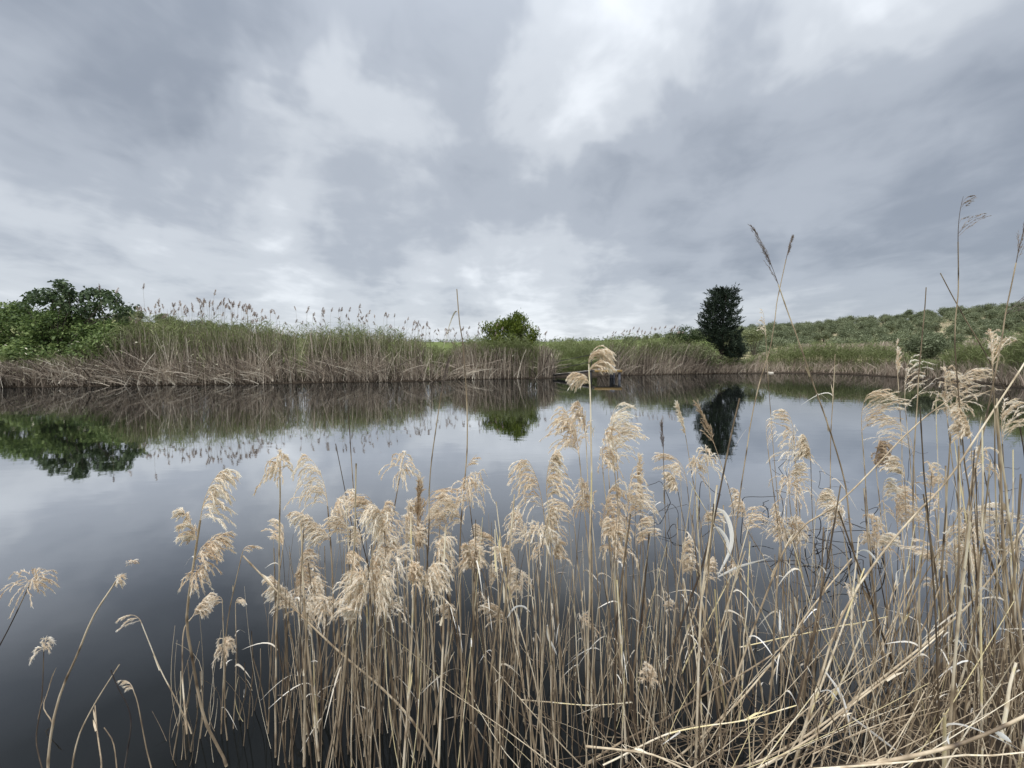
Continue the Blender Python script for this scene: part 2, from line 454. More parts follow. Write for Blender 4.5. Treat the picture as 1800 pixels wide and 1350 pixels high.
RIDGE_PX = np.array([-1500, -600, -200, 0, 230, 330, 420, 520, 600, 750, 900, 1000, 1100, 1200, 1310, 1400, 1500, 1650, 1800, 2000, 2600, 3600])
RIDGE_PY = np.array([560, 556, 552, 552, 562, 572, 581, 592, 598, 601, 601, 600, 596, 590, 583, 578, 570, 556, 542, 528, 515, 530])
RIDGE_R = np.array([90, 85, 80, 80, 80, 90, 110, 150, 220, 300, 300, 260, 200, 150, 115, 110, 105, 100, 98, 96, 95, 90.])
RU = (RIDGE_PX - 900) / FPX
RZ = np.array([at(x, y, r)[2] for x, y, r in zip(RIDGE_PX, RIDGE_PY, RIDGE_R)])
def sstep(x):
    x = np.clip(x, 0, 1); return x * x * (3 - 2 * x)
def terrain(X, Y):
    X = np.asarray(X, float); Y = np.asarray(Y, float)
    sd = pond_sd(X, Y)
    bank = np.where(sd < 0, -0.55 * sstep(-sd / 1.2) - 0.02, 0.06 + 0.34 * sstep(sd / 2.0))
    u = X / np.maximum(Y, 18)
    rz = np.interp(u, RU, RZ); rr = np.interp(u, RU, RIDGE_R)
    start = 44.0
    t = (Y - start) / (rr - start)
    hill = np.maximum(rz - 0.4, 0) * np.where(t < 1, np.clip(t, 0, 1) ** 1.15, 1.0)
    und = 0.10 * np.sin(X * .21 + 1.3) * np.cos(Y * .17) * sstep((sd - 3) / 6)
    return bank + hill * sstep(sd / 8) + und

def spread(lo, hi, near, n_near, n_far, growth=1.13):
    a = np.linspace(lo, hi, n_near); out = list(a); st = (hi - lo) / n_near
    left, right = [], []
    x = hi; s = st
    while x < near: s *= growth; x += s; right.append(x)
    x = lo; s = st
    while x > -near: s *= growth; x -= s; left.append(x)
    return np.array(left[::-1] + out + right)
gx = spread(-32, 40, 3000, 150, 0)
gy = spread(-3, 36, 3000, 110, 0, 1.09)
GX, GY = np.meshgrid(gx, gy)
GZ = terrain(GX, GY)
ny, nx_ = GX.shape
me = bpy.data.meshes.new('ground')
V = np.stack([GX, GY, GZ], -1).reshape(-1, 3)
ii = np.arange(ny * nx_).reshape(ny, nx_)
Qd = np.stack([ii[:-1, :-1], ii[:-1, 1:], ii[1:, 1:], ii[1:, :-1]], -1).reshape(-1, 4)
me.from_pydata(V.tolist(), [], Qd.tolist())
sdg = pond_sd(GX, GY)
Ug = GX / np.maximum(GY, 18)
soil = sstep((Ug - 0.46) / 0.1) * sstep((GY - 36) / 8) * 0.75 + 0.25 * sstep((-0.3 - Ug) / 0.2) * sstep((GY - 45) / 8)
for nm, arr in (('soil', soil), ('mud', 1 - sstep((sdg - 0.5) / 1.5))):
    a_ = me.attributes.new(nm, 'FLOAT', 'POINT'); a_.data.foreach_set('value', arr.astype(np.float32).ravel())
me.materials.append(M['ground'])
me.polygons.foreach_set('use_smooth', np.ones(len(Qd), bool))
go = bpy.data.objects.new('ground', me); col.objects.link(go)
tag(go, 'grassy ground with muddy pond banks rising to low hills', None, None, 'structure')

me = bpy.data.meshes.new('water')
wv = []; wq = []
wx = np.linspace(-64, 34, 40); wy = np.linspace(-1.0, 36, 20)
for y in wy:
    for x in wx: wv.append((x, y, 0))
for j in range(len(wy) - 1):
    for i in range(len(wx) - 1):
        k = j * len(wx) + i
        wq.append((k, k + 1, k + 1 + len(wx), k + len(wx)))
me.from_pydata(wv, [], wq)
me.materials.append(M['water'])
wo_ = bpy.data.objects.new('water', me); col.objects.link(wo_)
tag(wo_, 'still dark pond water mirroring the cloudy sky', None, None, 'structure')

# ------------------------------------------------------------------ far bank: reed beds (uncountable -> stuff)
SX = np.array([p[0] for p in SHORE_PX], float)
SP = np.array(shore)
def shore_pt(px):
    return np.stack([np.interp(px, SX, SP[:, 0]), np.interp(px, SX, SP[:, 1])], -1)

def inland(px, back):
    """points a number of metres behind the far waterline as the eye sees it"""
    p = shore_pt(px)
    d = unit(p)
    return p + d * back[..., None]

def top_height(px, back, prof):
    """height that a reed needs for its tip to reach the skyline profile (photo rows)"""
    xs = np.array([a for a, _ in prof], float); ys = np.array([b for _, b in prof], float)
    row = np.interp(px, xs, ys)
    p = inland(px, back)
    # slope of sight at that row
    zz = np.array([at(x, r, yy)[2] for x, r, yy in zip(px, row, p[:, 1])])
    return np.maximum(zz, 0.25)

def curved(P0, height, lean, az, K, curl=1.6):
    """spines rising from P0, bending over towards az"""
    t = np.linspace(0, 1, K)
    N = len(P0)
    hor = np.stack([np.cos(az), np.sin(az), np.zeros(N)], -1)
    P = P0[:, None, :] + hor[:, None, :] * (lean[:, None] * t[None, :] ** curl)[..., None]
    P[..., 2] += height[:, None] * t[None, :] * (1 - 0.12 * np.minimum(lean / np.maximum(height, .01), 2)[:, None] * t[None, :] ** 2)
    return P

GREEN_TOP = [(-60, 634), (60, 630), (150, 622), (200, 590), (230, 564), (300, 564), (380, 572), (450, 572), (560, 578), (640, 580), (720, 590), (760, 612), (790, 618), (830, 598), (860, 606), (925, 606), (950, 602), (974, 612),
             (990, 652), (1045, 650), (1062, 604), (1100, 588), (1130, 594), (1165, 590), (1210, 602), (1260, 628), (1300, 640), (1330, 622), (1400, 606), (1500, 606), (1560, 602), (1590, 622), (1620, 640), (1660, 634), (1690, 604), (1700, 600), (1800, 590)]
def clump(px):
    return np.sin(px * .031 + .7) + .8 * np.sin(px * .077 + 2.1) + .6 * np.sin(px * .173) + .4 * np.sin(px * .39 + 1)
def bed_density(px):
    d = np.clip(.78 + .28 * clump(px), .15, 1)
    d[px < 205] = 0.45
    d[(px > 978) & (px < 1048)] = 0.06
    d[(px > 755) & (px < 800)] = 0.55
    return d
def sample_px(n, lo, hi):
    px = rng.uniform(lo, hi, int(n * 1.75))
    px = px[rng.random(len(px)) < bed_density(px)]
    return px[:n]

mb = MB(); mbd = MB()
# live reeds: stem with blades
for (lo, hi, n, dp) in ((-80, 975, 4600, 3.2), (975, 1060, 200, 1.5), (1050, 1290, 900, 2.5), (1300, 1850, 2300, 3.5), (970, 1068, 1500, -1), (972, 1062, 420, -2), (838, 946, 300, -3)):
    px = sample_px(n, lo, hi) if dp > 0 else rng.uniform(lo, hi, n); n = len(px)
    field = dp < 0
    back = 0.5 + abs(dp) * rng.random(n) ** 0.8 if not field else rng.uniform(*{-1: (3.0, 15.0), -2: (.9, 3.2), -3: (.15, .7)}[dp], n)
    p = inland(px, back)
    hgt = top_height(px, back, GREEN_TOP if not field else {-1: [(960, 604), (1070, 600)], -2: [(960, 632), (1020, 640), (1070, 628)], -3: [(838, 600), (890, 592), (946, 602)]}[dp]) * np.clip(rng.normal(0.93, 0.09, n), 0.6, 1.12) * (1 + .05 * np.sin(px * .083 + 1) + .045 * np.sin(px * .19) + .03 * np.sin(px * .41))
    P0 = np.stack([p[:, 0], p[:, 1], terrain(p[:, 0], p[:, 1])], -1)
    right = px > 1048
    az = np.where(right & (px < 1300), rng.normal(0.0, 0.7, n), rng.uniform(0, 6.28, n))
    P = curved(P0, hgt - P0[:, 2], hgt * np.where(right & (px < 1300), 0.38, 0.12) * rng.random(n) * 1.4, az, 5)
    sd = rand_unit(n); sd[:, 2] = 0; sd = unit(sd)
    wd = 0.007 * np.array([1, 1, .9, .7, .3])[None, :] * np.ones((n, 1))
    tint = np.clip(rng.normal(0.35, 0.2, n), 0, 1)
    mb.ribbons(P, wd, sd, tint)
    # blades
    nb = 5
    for b in range(nb):
        f = rng.uniform(0.45, 0.97, n)
        k = np.clip((f * 4).astype(int), 0, 3); fr = f * 4 - k
        st = P[np.arange(n), k] * (1 - fr[:, None]) + P[np.arange(n), k + 1] * fr[:, None]
        L = rng.uniform(0.3, 0.62, n)
        a2 = rng.uniform(0, 6.28, n)
        up = rng.uniform(0.45, 1.2, n)
        d0 = unit(np.stack([np.cos(a2), np.sin(a2), up * 1.5], -1))
        d1 = unit(np.stack([np.cos(a2), np.sin(a2), up * 0.6 - 0.35], -1))
        B = np.stack([st, st + d0 * (L * .5)[:, None], st + d0 * (L * .5)[:, None] + d1 * (L * .5)[:, None]], 1)
        sd2 = unit(np.cross(d0, rand_unit(n)))
        mb.ribbons(B, np.array([0.006, 0.014, 0.001])[None, :] * np.ones((n, 1)), sd2, np.clip(rng.normal(0.55, 0.22, n), 0, 1))
o = mb.build('green_reed_bed', M['green_reed'])
tag(o, 'green living reeds growing thickly along the far bank', None, None, 'stuff')

# dead stems: upright brown, tangled and fallen towards the water
def dead(n, lo, hi, b0, b1, h0, h1, lean, w, tmean, azm=None, azs=0.8, kk=5, zoff=0.0, dens=True, curl=1.5):
    px = sample_px(n, lo, hi) if dens else rng.uniform(lo, hi, n)
    n = len(px)
    back = rng.uniform(b0, b1, n)
    p = inland(px, back)
    h = rng.uniform(h0, h1, n)
    cap = top_height(px, back, GREEN_TOP)
    h = np.minimum(h, cap * 0.9)
    z0 = np.maximum(terrain(p[:, 0], p[:, 1]), -0.1) + zoff * rng.random(n)
    P0 = np.stack([p[:, 0], p[:, 1], z0], -1)
    az = rng.uniform(0, 6.28, n) if azm is None else rng.normal(azm, azs, n)
    P = curved(P0, h, h * lean * rng.random(n), az, kk, curl)
    P[..., 2] = np.maximum(P[..., 2], 0.015)
    sd = rand_unit(n)
    wide = np.where(rng.random(n) < .3, rng.uniform(1.5, 2.6, n), rng.uniform(.6, 1.3, n))
    mbd.ribbons(P, w * np.linspace(1, .4, kk)[None, :] * wide[:, None], sd, np.clip(rng.normal(tmean - .07, 0.27, n) + .09 * np.sin(px * .053 + 2) * np.sin(px * .017), 0, 1))
dead(4200, -80, 977, 0.1, 2.0, 1.0, 2.5, 0.5, 0.008, 0.38)
dead(1500, 200, 800, 0.2, 2.2, 1.8, 2.9, 0.3, 0.007, 0.6)
dead(500, -80, 240, 0.0, 1.6, 0.8, 1.7, 1.0, 0.012, 0.3)
dead(1700, 800, 977, 0.0, 1.6, 1.1, 2.3, 0.35, 0.008, 0.36)
dead(1900, -80, 770, 0.0, 1.2, 0.6, 1.5, 1.6, 0.010, 0.45, -1.57, 1.1)
dead(700, -80, 977, -.1, 0.6, 0.8, 1.8, 0.9, 0.012, 0.66, None)
dead(1300, -80, 975, -0.1, 0.7, 0.25, 0.8, 2.6, 0.010, 0.55, -1.57, 1.2, zoff=0.5)
dead(420, -80, 975, -0.1, 0.7, 0.25, 0.8, 2.4, 0.011, 0.82, -1.57, 1.2, zoff=0.4)
dead(110, 120, 460, -0.2, 0.3, 0.25, 0.5, 3.2, 0.012, 0.85, -2.6, 0.4, zoff=0.1)
dead(90, 760, 830, -0.2, 0.4, 0.3, 0.6, 3.0, 0.012, 0.85, -0.6, 0.4, zoff=0.2)
dead(420, 838, 965, -.05, .5, 1.2, 2.2, .3, .009, .5)
dead(60, 850, 880, -0.1, 0.3, 0.5, 0.9, 0.9, 0.012, 0.85, -0.9, 0.5)
dead(2800, 1050, 1250, 0.0, 1.8, 0.9, 2.1, 0.7, 0.008, 0.40, 0.2, 1.0)
dead(800, 1050, 1300, -0.1, 0.6, 0.3, 0.9, 1.8, 0.009, 0.5, -1.0, 1.0)
# a few stems standing a little out in the water in front of the bank
dead(160, -80, 975, -0.6, 0.1, 0.3, 0.9, 1.4, 0.008, 0.5, None, zoff=0)
o = mbd.build('dead_reed_bed', M['dead_reed'])
tag(o, 'tangled brown dead reeds fallen along the far waterline', None, None, 'stuff')

# pale dry reed litter on the shore beyond the cypress, tan seed heads above it
mbd = MB()
GT = GREEN_TOP
dead(3200, 1230, 1580, 0.0, 3.2, 0.3, 0.75, 1.2, 0.010, 0.5, None, dens=False)
dead(900, 1130, 1330, 0.4, 2.6, 0.6, 1.3, 0.9, 0.009, 0.5, 0.2, 0.9, dens=False)
dead(1500, 1560, 1840, 0.0, 2.5, 0.4, 1.1, 0.9, 0.009, 0.45, None, dens=False)
px = rng.uniform(1310, 1840, 2600); back = rng.uniform(2.0, 6.0, len(px))
p = inland(px, back); cap = top_height(px, back, GREEN_TOP) * rng.uniform(0.92, 1.07, len(px))
P0 = np.stack([p[:, 0], p[:, 1], cap - 0.42], -1)
mbd.ribbons(curved(P0, np.full(len(px), .45), rng.uniform(0, .18, len(px)), rng.normal(0.2, .8, len(px)), 4),
            np.array([.006, .03, .03, .004])[None, :] * np.ones((len(px), 1)), rand_unit(len(px)), np.clip(rng.normal(.6, .2, len(px)), 0, 1))
o = mbd.build('pale_reed_litter', M['litter'])
tag(o, 'pale pinkish tan dry reeds and litter along the shore beyond the cypress', None, None, 'stuff')

# pale scraps of leaf and shell caught on the far reeds
mb = MB()
n = 170
px = np.concatenate([rng.uniform(-20, 480, 105), rng.uniform(480, 970, 50), rng.uniform(1060, 1220, 15)])
row = rng.uniform(0, 1, n) ** 0.8
back = rng.uniform(-0.1, 0.5, n)
p = inland(px, back)
c = np.stack([p[:, 0], p[:, 1], 0.1 + row * np.where(px < 300, 1.9, 1.4)], -1)
d = rand_unit(n); L = rng.uniform(0.03, 0.085, n)
mb.ribbons(np.stack([c - d * L[:, None], c, c + d * L[:, None] + np.array([0, 0, -.02])], 1), np.array([.008, .028, .008])[None, :] * rng.uniform(.6, 1.2, n)[:, None], unit(np.cross(d, rand_unit(n))), rng.random(n))
o = mb.build('pale_leaf_scraps', M['scrap'])
tag(o, 'pale scraps of dry leaf caught among the reeds of the far bank', None, None, 'stuff')

# meadow grass beyond
mb = MB()
n = 26000
u = rng.uniform(-1.4, 1.4, n); Y = 22 + 40 * rng.random(n) ** 1.3
X = u * Y
sdv = pond_sd(X, Y)
k = sdv > 2.5
X, Y = X[k], Y[k]; n = len(X)
P0 = np.stack([X, Y, terrain(X, Y)], -1)
h = rng.uniform(0.15, 0.5, n)
h = np.where((X > .08 * Y) & (X < .2 * Y) & (Y < 34), h * 1.7, h)
mb.ribbons(curved(P0, h, h * .4, rng.uniform(0, 6.28, n), 3), np.array([.02, .016, .002])[None, :] * np.ones((n, 1)), unit(rand_unit(n) * [1, 1, .1]), np.clip(rng.normal(.5, .25, n), 0, 1))
o = mb.build('meadow_grass', M['grass'])
tag(o, 'green meadow grass behind the reed beds', None, None, 'stuff')

# ------------------------------------------------------------------ trees and shrubs
def leaf_cloud(mb, centres, spread_, per, size, updir=0.6, droop=0.3, tmean=0.5, tsd=0.22, width=0.45, flat=0.7, clump_sd=0.12):
    """clumps of leaf-sized faces round the given centres"""
    N = len(centres) * per
    ct = np.repeat(centres, per, 0)
    off = rng.normal(size=(N, 3)) * spread_ * np.array([1, 1, flat])
    base = ct + off
    out = unit(off + 1e-6)
    d = unit(out + rand_unit(N) * 0.9 + np.array([0, 0, updir]))
    L = size * rng.uniform(0.6, 1.3, N)
    mid = base + d * (L * .5)[:, None]
    tip = base + d * L[:, None] - np.array([0, 0, 1]) * (L * droop)[:, None]
    side = unit(np.cross(d, unit(rand_unit(N) + np.array([0, 0, 1.2]))))
    t = np.clip(np.repeat(rng.normal(tmean, clump_sd, len(centres)), per) + rng.normal(0, tsd, N), 0, 1)
    mb.ribbons(np.stack([base, mid, tip], 1), np.stack([L * .06, L * width * .5, L * .04], 1), side, t)

def limb_tubes(mb, base, ends, r0, bend=0.15, K=6):
    N = len(ends)
    t = np.linspace(0, 1, K)[None, :, None]
    b = np.asarray(base)[None, None, :]
    P = b + (ends[:, None, :] - b) * t
    P = P + (rng.normal(size=(N, 1, 3)) * bend) * np.sin(t * math.pi)
    P[..., 2] += (ends[:, None, 2] - b[..., 2]) * 0.15 * np.sin(t[..., 0] * math.pi)
    Rr = r0 * np.linspace(1, 0.25, K)[None, :] * rng.uniform(.6, 1, N)[:, None]
    mb.tubes(P, Rr, 5, rng.random(N))

# --- fig tree at the far end of the bank: low dense mound with taller sparse sprays
yF = 21.0
fb = at(105, 660, yF); fb[2] = 0.35
root = empty('fig_tree', fb)
tag(root, 'broad dark green fig tree with open leafy sprays standing above its dense mound', 'tree')
mb = MB()
cent = []
for (px, py, Y, rw, rh, n) in ((20, 580, 21.2, 1.5, .9, 60), (100, 575, 21.3, 1.6, .85, 80), (165, 590, 21.2, 1.3, .8, 60), (60, 625, 20.4, 1.7, .7, 50), (200, 590, 20.6, .7, .6, 26), (-40, 600, 21, 1.6, 1.0, 50), (170, 625, 20.3, .9, .5, 34), (10, 552, 21.6, 1.3, .5, 30)):
    c = at(px, py, Y); dd = rand_unit(n) * rng.uniform(.55, 1.0, (n, 1)) ** .5
    cent.append(c + dd * np.array([rw, rw * .6, rh]))
cent = np.vstack(cent)
cent[:, 2] = np.maximum(cent[:, 2], .5)
leaf_cloud(mb, cent, 0.17, 80, 0.13, 0.5, 0.35, 0.5, 0.22, 0.75, 0.6, 0.2)
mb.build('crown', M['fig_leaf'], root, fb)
mb = MB()
spr = []
for (px, py, w_, n) in ((62, 520, 16, 7), (85, 512, 8, 4), (104, 503, 12, 8), (118, 513, 12, 7), (140, 518, 16, 8), (158, 512, 9, 6), (176, 512, 12, 9), (190, 524, 13, 8), (205, 531, 8, 4), (222, 541, 10, 5), (205, 545, 12, 6), (50, 530, 12, 5),
                      (80, 530, 18, 8), (110, 528, 20, 9), (145, 533, 20, 9), (172, 535, 14, 5), (36, 536, 12, 5), (160, 548, 25, 10), (100, 545, 30, 12), (215, 556, 14, 7)):
    for k in range(n):
        spr.append(at(px + random.gauss(0, w_ * .5), py + random.gauss(0, w_ * .33), 21.6 + random.gauss(0, .5)))
spr = np.array(spr)
leaf_cloud(mb, spr, 0.085, 20, 0.17, 0.25, 0.5, 0.5, 0.2, 0.8, 0.5)
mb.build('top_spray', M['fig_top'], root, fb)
mb = MB()
limb_tubes(mb, fb - np.array([0, 0, .3]), spr[rng.choice(len(spr), 34, False)], 0.045, 0.2)
limb_tubes(mb, fb - np.array([0, 0, .3]), cent[rng.choice(len(cent), 26, False)], 0.05, 0.2)
mb.build('trunk', M['bark'], root, fb)

# --- low shrub mass left of and behind the fig, trailing down into the reeds
sb = at(205, 630, 20.2); sb[2] = .3
root = empty('leafy_shrub', sb)
tag(root, 'bright green leafy shrub spilling down beside the fig tree into the reeds', 'shrub')
mb = MB(); n = 60
cent = at(195, 605, 20.2) + rand_unit(n) * rng.uniform(.3, 1, (n, 1)) * np.array([.95, .5, .75])
cent[:, 2] = np.maximum(cent[:, 2], .45)
leaf_cloud(mb, cent, 0.16, 42, 0.12, 0.3, 0.4, 0.72, 0.2, 0.6, .8, .15)
mb.build('foliage', M['fig_leaf'], root, sb)
mb = MB(); limb_tubes(mb, sb - np.array([0, 0, .25]), cent[:22], .022, .1); mb.build('stem', M['bark'], root, sb)

# --- round yellow-green bush on the far bank
yB = 25.9
bb = at(900, 655, yB); bb[2] = .4
root = empty('round_bush', bb)
tag(root, 'rounded yellowish green bush with spiky twig tips above the reeds of the far bank', 'bush')
mb = MB(); cent = []
for (px, py, rw, rh, n) in ((893, 592, 1.25, .95, 150), (908, 575, .8, .75, 60), (870, 605, .8, .8, 50), (925, 605, .75, .8, 50), (912, 565, .3, .38, 18), (882, 574, .35, .35, 16), (935, 590, .35, .45, 16), (858, 580, .3, .3, 10)):
    c = at(px, py, yB); cent.append(c + rand_unit(n) * rng.uniform(.4, 1.0, (n, 1)) ** .6 * np.array([rw, rw * .8, rh]))
cent = np.vstack(cent); cent[:, 2] = np.maximum(cent[:, 2], .5)
leaf_cloud(mb, cent, 0.11, 34, 0.13, 1.1, 0.05, 0.5, 0.25, 0.42, 1.2, .16)
mb.build('crown', M['bush_leaf'], root, bb)
mb = MB(); limb_tubes(mb, bb - np.array([0, 0, .35]), cent[rng.choice(len(cent), 40, False)], .035, .12); mb.build('trunk', M['bark'], root, bb)

# --- cypress
yC = 29.5
cb = at(1268, 640, yC + .8); cb[2] = .4
yC = cb[1]
root = empty('cypress_tree', cb)
tag(root, 'tall dark spiky cypress tree standing by the far shore', 'tree')
prof = [(507, 1250, 1296), (515, 1243, 1300), (528, 1238, 1301), (540, 1234, 1300), (550, 1228, 1300), (562, 1224, 1303), (575, 1226, 1302), (590, 1232, 1306), (605, 1242, 1310), (618, 1262, 1315), (628, 1275, 1312)]
pyv = np.array([q[0] for q in prof]); pl = np.array([q[1] for q in prof]); pr = np.array([q[2] for q in prof])
n = 1000
rows = rng.uniform(508, 627, n)
lf = np.interp(rows, pyv, pl); rt = np.interp(rows, pyv, pr)
ang = rng.uniform(0, 6.28, n); rad = rng.uniform(.02, 1.0, n) ** .5
half = (rt - lf) / 2 - 5; mid_ = (rt + lf) / 2
pxs = mid_ + half * rad * np.cos(ang)
cent = np.array([at(x, r_, yC) for x, r_ in zip(pxs, rows)])
cent[:, 1] += half / FPX * yC * rad * np.sin(ang)
axis = np.array([at(m_, r_, yC) for m_, r_ in zip(mid_, rows)])
outd = unit((cent - axis) * [1, 1, 0])
mb = MB(); per = 34
N = n * per
ct = np.repeat(cent, per, 0); od = np.repeat(outd, per, 0)
bd = unit(od * np.repeat(rng.uniform(.3, 1.1, n), per)[:, None] + np.array([0, 0, .55]) + np.repeat(rng.normal(size=(n, 3)) * .35, per, 0))
sl = np.repeat(rng.uniform(.35, 1.0, n) * np.where(rad > .8, 1.1, .7), per)
f = rng.random(N)
base = ct + bd * ((f - .6) * sl)[:, None] + rng.normal(size=(N, 3)) * (0.075 * (1.1 - f))[:, None]
d = unit(bd + rand_unit(N) * .55)
L = rng.uniform(.08, .16, N)
tn = np.clip(np.repeat(rng.normal(.4, .18, n), per) + rng.normal(0, .15, N), 0, 1)
mb.ribbons(np.stack([base, base + d * (L * .5)[:, None], base + d * L[:, None]], 1), np.stack([L * .10, L * .13, L * .02], 1), unit(np.cross(d, rand_unit(N))), tn)
mb.build('crown', M['cypress'], root, cb)
mb = MB()
top = at(1272, 520, yC)
mb.tubes(np.array([[cb - [0, 0, .3], cb + (top - cb) * .4, cb + (top - cb) * .75, top]]), np.array([[.16, .12, .07, .02]]), 8, np.array([.4]))
limb_tubes(mb, cb + np.array([0, 0, .6]), cent[rng.choice(n, 30, False)], .03, .1)
mb.build('trunk', M['dark_bark'], root, cb)

def shrub(name, label, cat, ellipses, Y, leafmat, base_px, per=30, size=.12, up=.5, dr=.25, wid=.5, clump=.13, tmean=.5, group=None, r0=.025):
    b = at(base_px, 650, Y); b[2] = float(terrain(b[0], b[1]))
    root = empty(name, b); tag(root, label, cat, group)
    cent = []
    for (px, py, rw, rh, n) in ellipses:
        c = at(px, py, Y); cent.append(c + rand_unit(n) * rng.uniform(.35, 1, (n, 1)) ** .6 * np.array([rw, rw * .7, rh]))
    cent = np.vstack(cent); cent[:, 2] = np.maximum(cent[:, 2], b[2] + .12)
    mb = MB(); leaf_cloud(mb, cent, clump, per, size, up, dr, tmean, .2, wid, 1.0, .16)
    mb.build('foliage', leafmat, root, b)
    mb = MB(); limb_tubes(mb, b - np.array([0, 0, .2]), cent[rng.choice(len(cent), min(20, len(cent)), False)], r0, .1); mb.build('stem', M['bark'], root, b)
    return root
shrub('dark_shrub', 'low dark green shrub joined to the foot of the cypress on its jetty side', 'shrub', [(1200, 592, 1.0, .75, 60), (1222, 600, .8, .9, 40), (1175, 598, .7, .5, 26)], 31.5, M['dark_shrub'], 1200, 34)
shrub('pale_shrub', 'pale grey green feathery shrub leaning over dry reeds below the cypress', 'shrub', [(1190, 618, 1.1, .5, 50), (1225, 620, 1.2, .5, 50), (1250, 632, .9, .4, 34), (1160, 612, .7, .45, 26)], 29.5, M['pale_shrub'], 1215, 32, .14, .4, .3, .3)
shrub('willow_shrub', 'large rounded grey green shrub at the water edge in front of the olive grove', 'shrub', [(1620, 620, 1.2, 1.0, 110), (1648, 624, 1.0, .9, 70), (1602, 636, .8, .7, 45), (1632, 604, .9, .55, 40)], 27.3, M['olive'], 1630, 32, .15, .5, .2, .32)
shrub('pale_bush', 'small pale yellowish bush at the hill foot close beside the cypress', 'bush', [(1318, 592, 1.0, .7, 40), (1335, 588, .9, .5, 30)], 44, M['pale_shrub'], 1325, 26, .2, .5, .2, .4, tmean=.8)

# --- olive groves: one kind of tree in four shapes, copied with its parts
def make_olive(seed):
    global rng
    keep = rng; rng = np.random.default_rng(seed)
    root = empty('olive_tree', (0, 0, 0))
    cent = []
    for k in range(int(rng.integers(5, 8))):
        a = rng.uniform(0, 6.28); r_ = rng.uniform(.2, .95)
        c = np.array([math.cos(a) * r_ * 1.1, math.sin(a) * r_ * 1.1, rng.uniform(.75, 1.75)])
        n = 16
        cent.append(c + rand_unit(n) * rng.uniform(.4, 1, (n, 1)) * np.array([.75, .75, .55]))
    cent = np.vstack(cent)
    mb = MB(); leaf_cloud(mb, cent, .16, 30, .19, .7, .15, .5, .2, .36, .9, .2)
    mb.build('crown', M['olive'], root)
    mb = MB()
    mb.tubes(np.array([[[0, 0, -.3], [.05, .02, .3], [.0, .05, .75], [.05, 0, 1.2]]]), np.array([[.17, .13, .11, .07]]), 7, np.array([.4]))
    limb_tubes(mb, np.array([0.02, .03, .6]), cent[rng.choice(len(cent), 7, False)], .06, .1)
    mb.build('trunk', M['bark'], root)
    rng = keep
    return root
protos = [make_olive(s) for s in (11, 12, 13, 14, 15)]
used = set()
def place_olive(x, y, s, label, group):
    i = random.randrange(len(protos))
    if i not in used: o = protos[i]; used.add(i)
    else: o = copy_tree(protos[i])
    o.location = (x, y, float(terrain(x, y)) - .05)
    o.rotation_euler = (0, 0, random.uniform(0, 6.28))
    o.scale = (s * random.uniform(.9, 1.15), s * random.uniform(.9, 1.15), s * random.uniform(.88, 1.1))
    tag(o, label, 'tree', group)
count = 0
rowsY = np.arange(47, 112, 4.2)
for j, yy in enumerate(rowsY):
    xx = yy * .50
    while xx < yy * 1.34 + 3:
        x_ = xx + random.gauss(0, .35) + (j % 2) * 1.9; y_ = yy + random.gauss(0, .4) + (xx - yy * .5) * .10
        xx += 3.6 if yy < 90 else 3.8
        u_ = x_ / y_
        if u_ < .52 or y_ > np.interp(u_, RU, RIDGE_R) + 3: continue
        if random.random() < .07: continue
        band = 0 if j < 2 else (2 if y_ > np.interp(u_, RU, RIDGE_R) - 9 else 1)
        half_ = 'near the cypress' if u_ < .82 else 'behind the large grey green shrub' if u_ < 1.05 else 'towards the picture edge'
        place_olive(x_, y_, random.uniform(.78, 1.08), ('grey green olive tree in lowest grove rows ', 'grey green olive tree on middle grove slope ', 'grey green olive tree along grove crest ')[band] + half_,
                    ('lowest olive rows ', 'olive trees of the middle slope ', 'olive trees on the crest ')[band] + half_)
        count += 1
for k in range(38):
    u_ = random.uniform(-.93, -.50); y_ = random.uniform(70, 104)
    place_olive(u_ * y_, y_, random.uniform(.8, 1.15), 'small olive tree on the low ridge behind the reeds near the fig tree', 'olive trees on the low ridge')
for k in range(24):
    u_ = random.uniform(.26, .52); y_ = random.uniform(95, 150)
    place_olive(u_ * y_, y_, random.uniform(.9, 1.25), 'distant small olive tree on the gentle slope seen between jetty and cypress', 'olive trees on the gentle slope')
print('olives', count)

# far scrub line where the plain meets the sky
mb = MB(); n = 900
u = rng.uniform(-1.6, .6, n); yv = rng.uniform(170, 320, n)
c = np.stack([u * yv, yv, terrain(u * yv, yv) + rng.uniform(.2, 1.3, n)], -1)
leaf_cloud(mb, c, .8, 14, .9, .5, .2, .45, .2, .5, .6)
o = mb.build('far_scrub', M['olive']); tag(o, 'distant scrub and orchards along the low skyline', None, None, 'stuff')

# ------------------------------------------------------------------ jetty with gangway
J = at(1093, 652, 23.2); jz = 0.52
jl = at(1046, 652, 23.2)
jb = np.array([(J[0] + jl[0]) / 2, 23.2, 0.0])
root = empty('jetty', jb); tag(root, 'small wooden jetty with yellow edge board and dark handrails by the reeds', 'jetty')
w_ = J[0] - jl[0]
ax = np.eye(3)
for k in range(9):
    mb = MB(); mb.box((jb[0], 23.33 + k * .2, jz + random.uniform(-.004, .004)), (w_ + random.uniform(-.03, .03), .185, .03), random.random())
    mb.build('plank', M['wood'], root, jb)
mb = MB(); mb.box((jb[0], 23.2, jz - .045), (w_ + .04, .045, .13), .55); mb.build('edge_board', M['yellow_wood'], root, jb)
for s in (-1, 1):
    mb = MB(); mb.box((jb[0] + s * w_ * .46, 24.15, jz - .09), (.07, 1.75, .12), .3); mb.build('beam', M['wood'], root, jb)
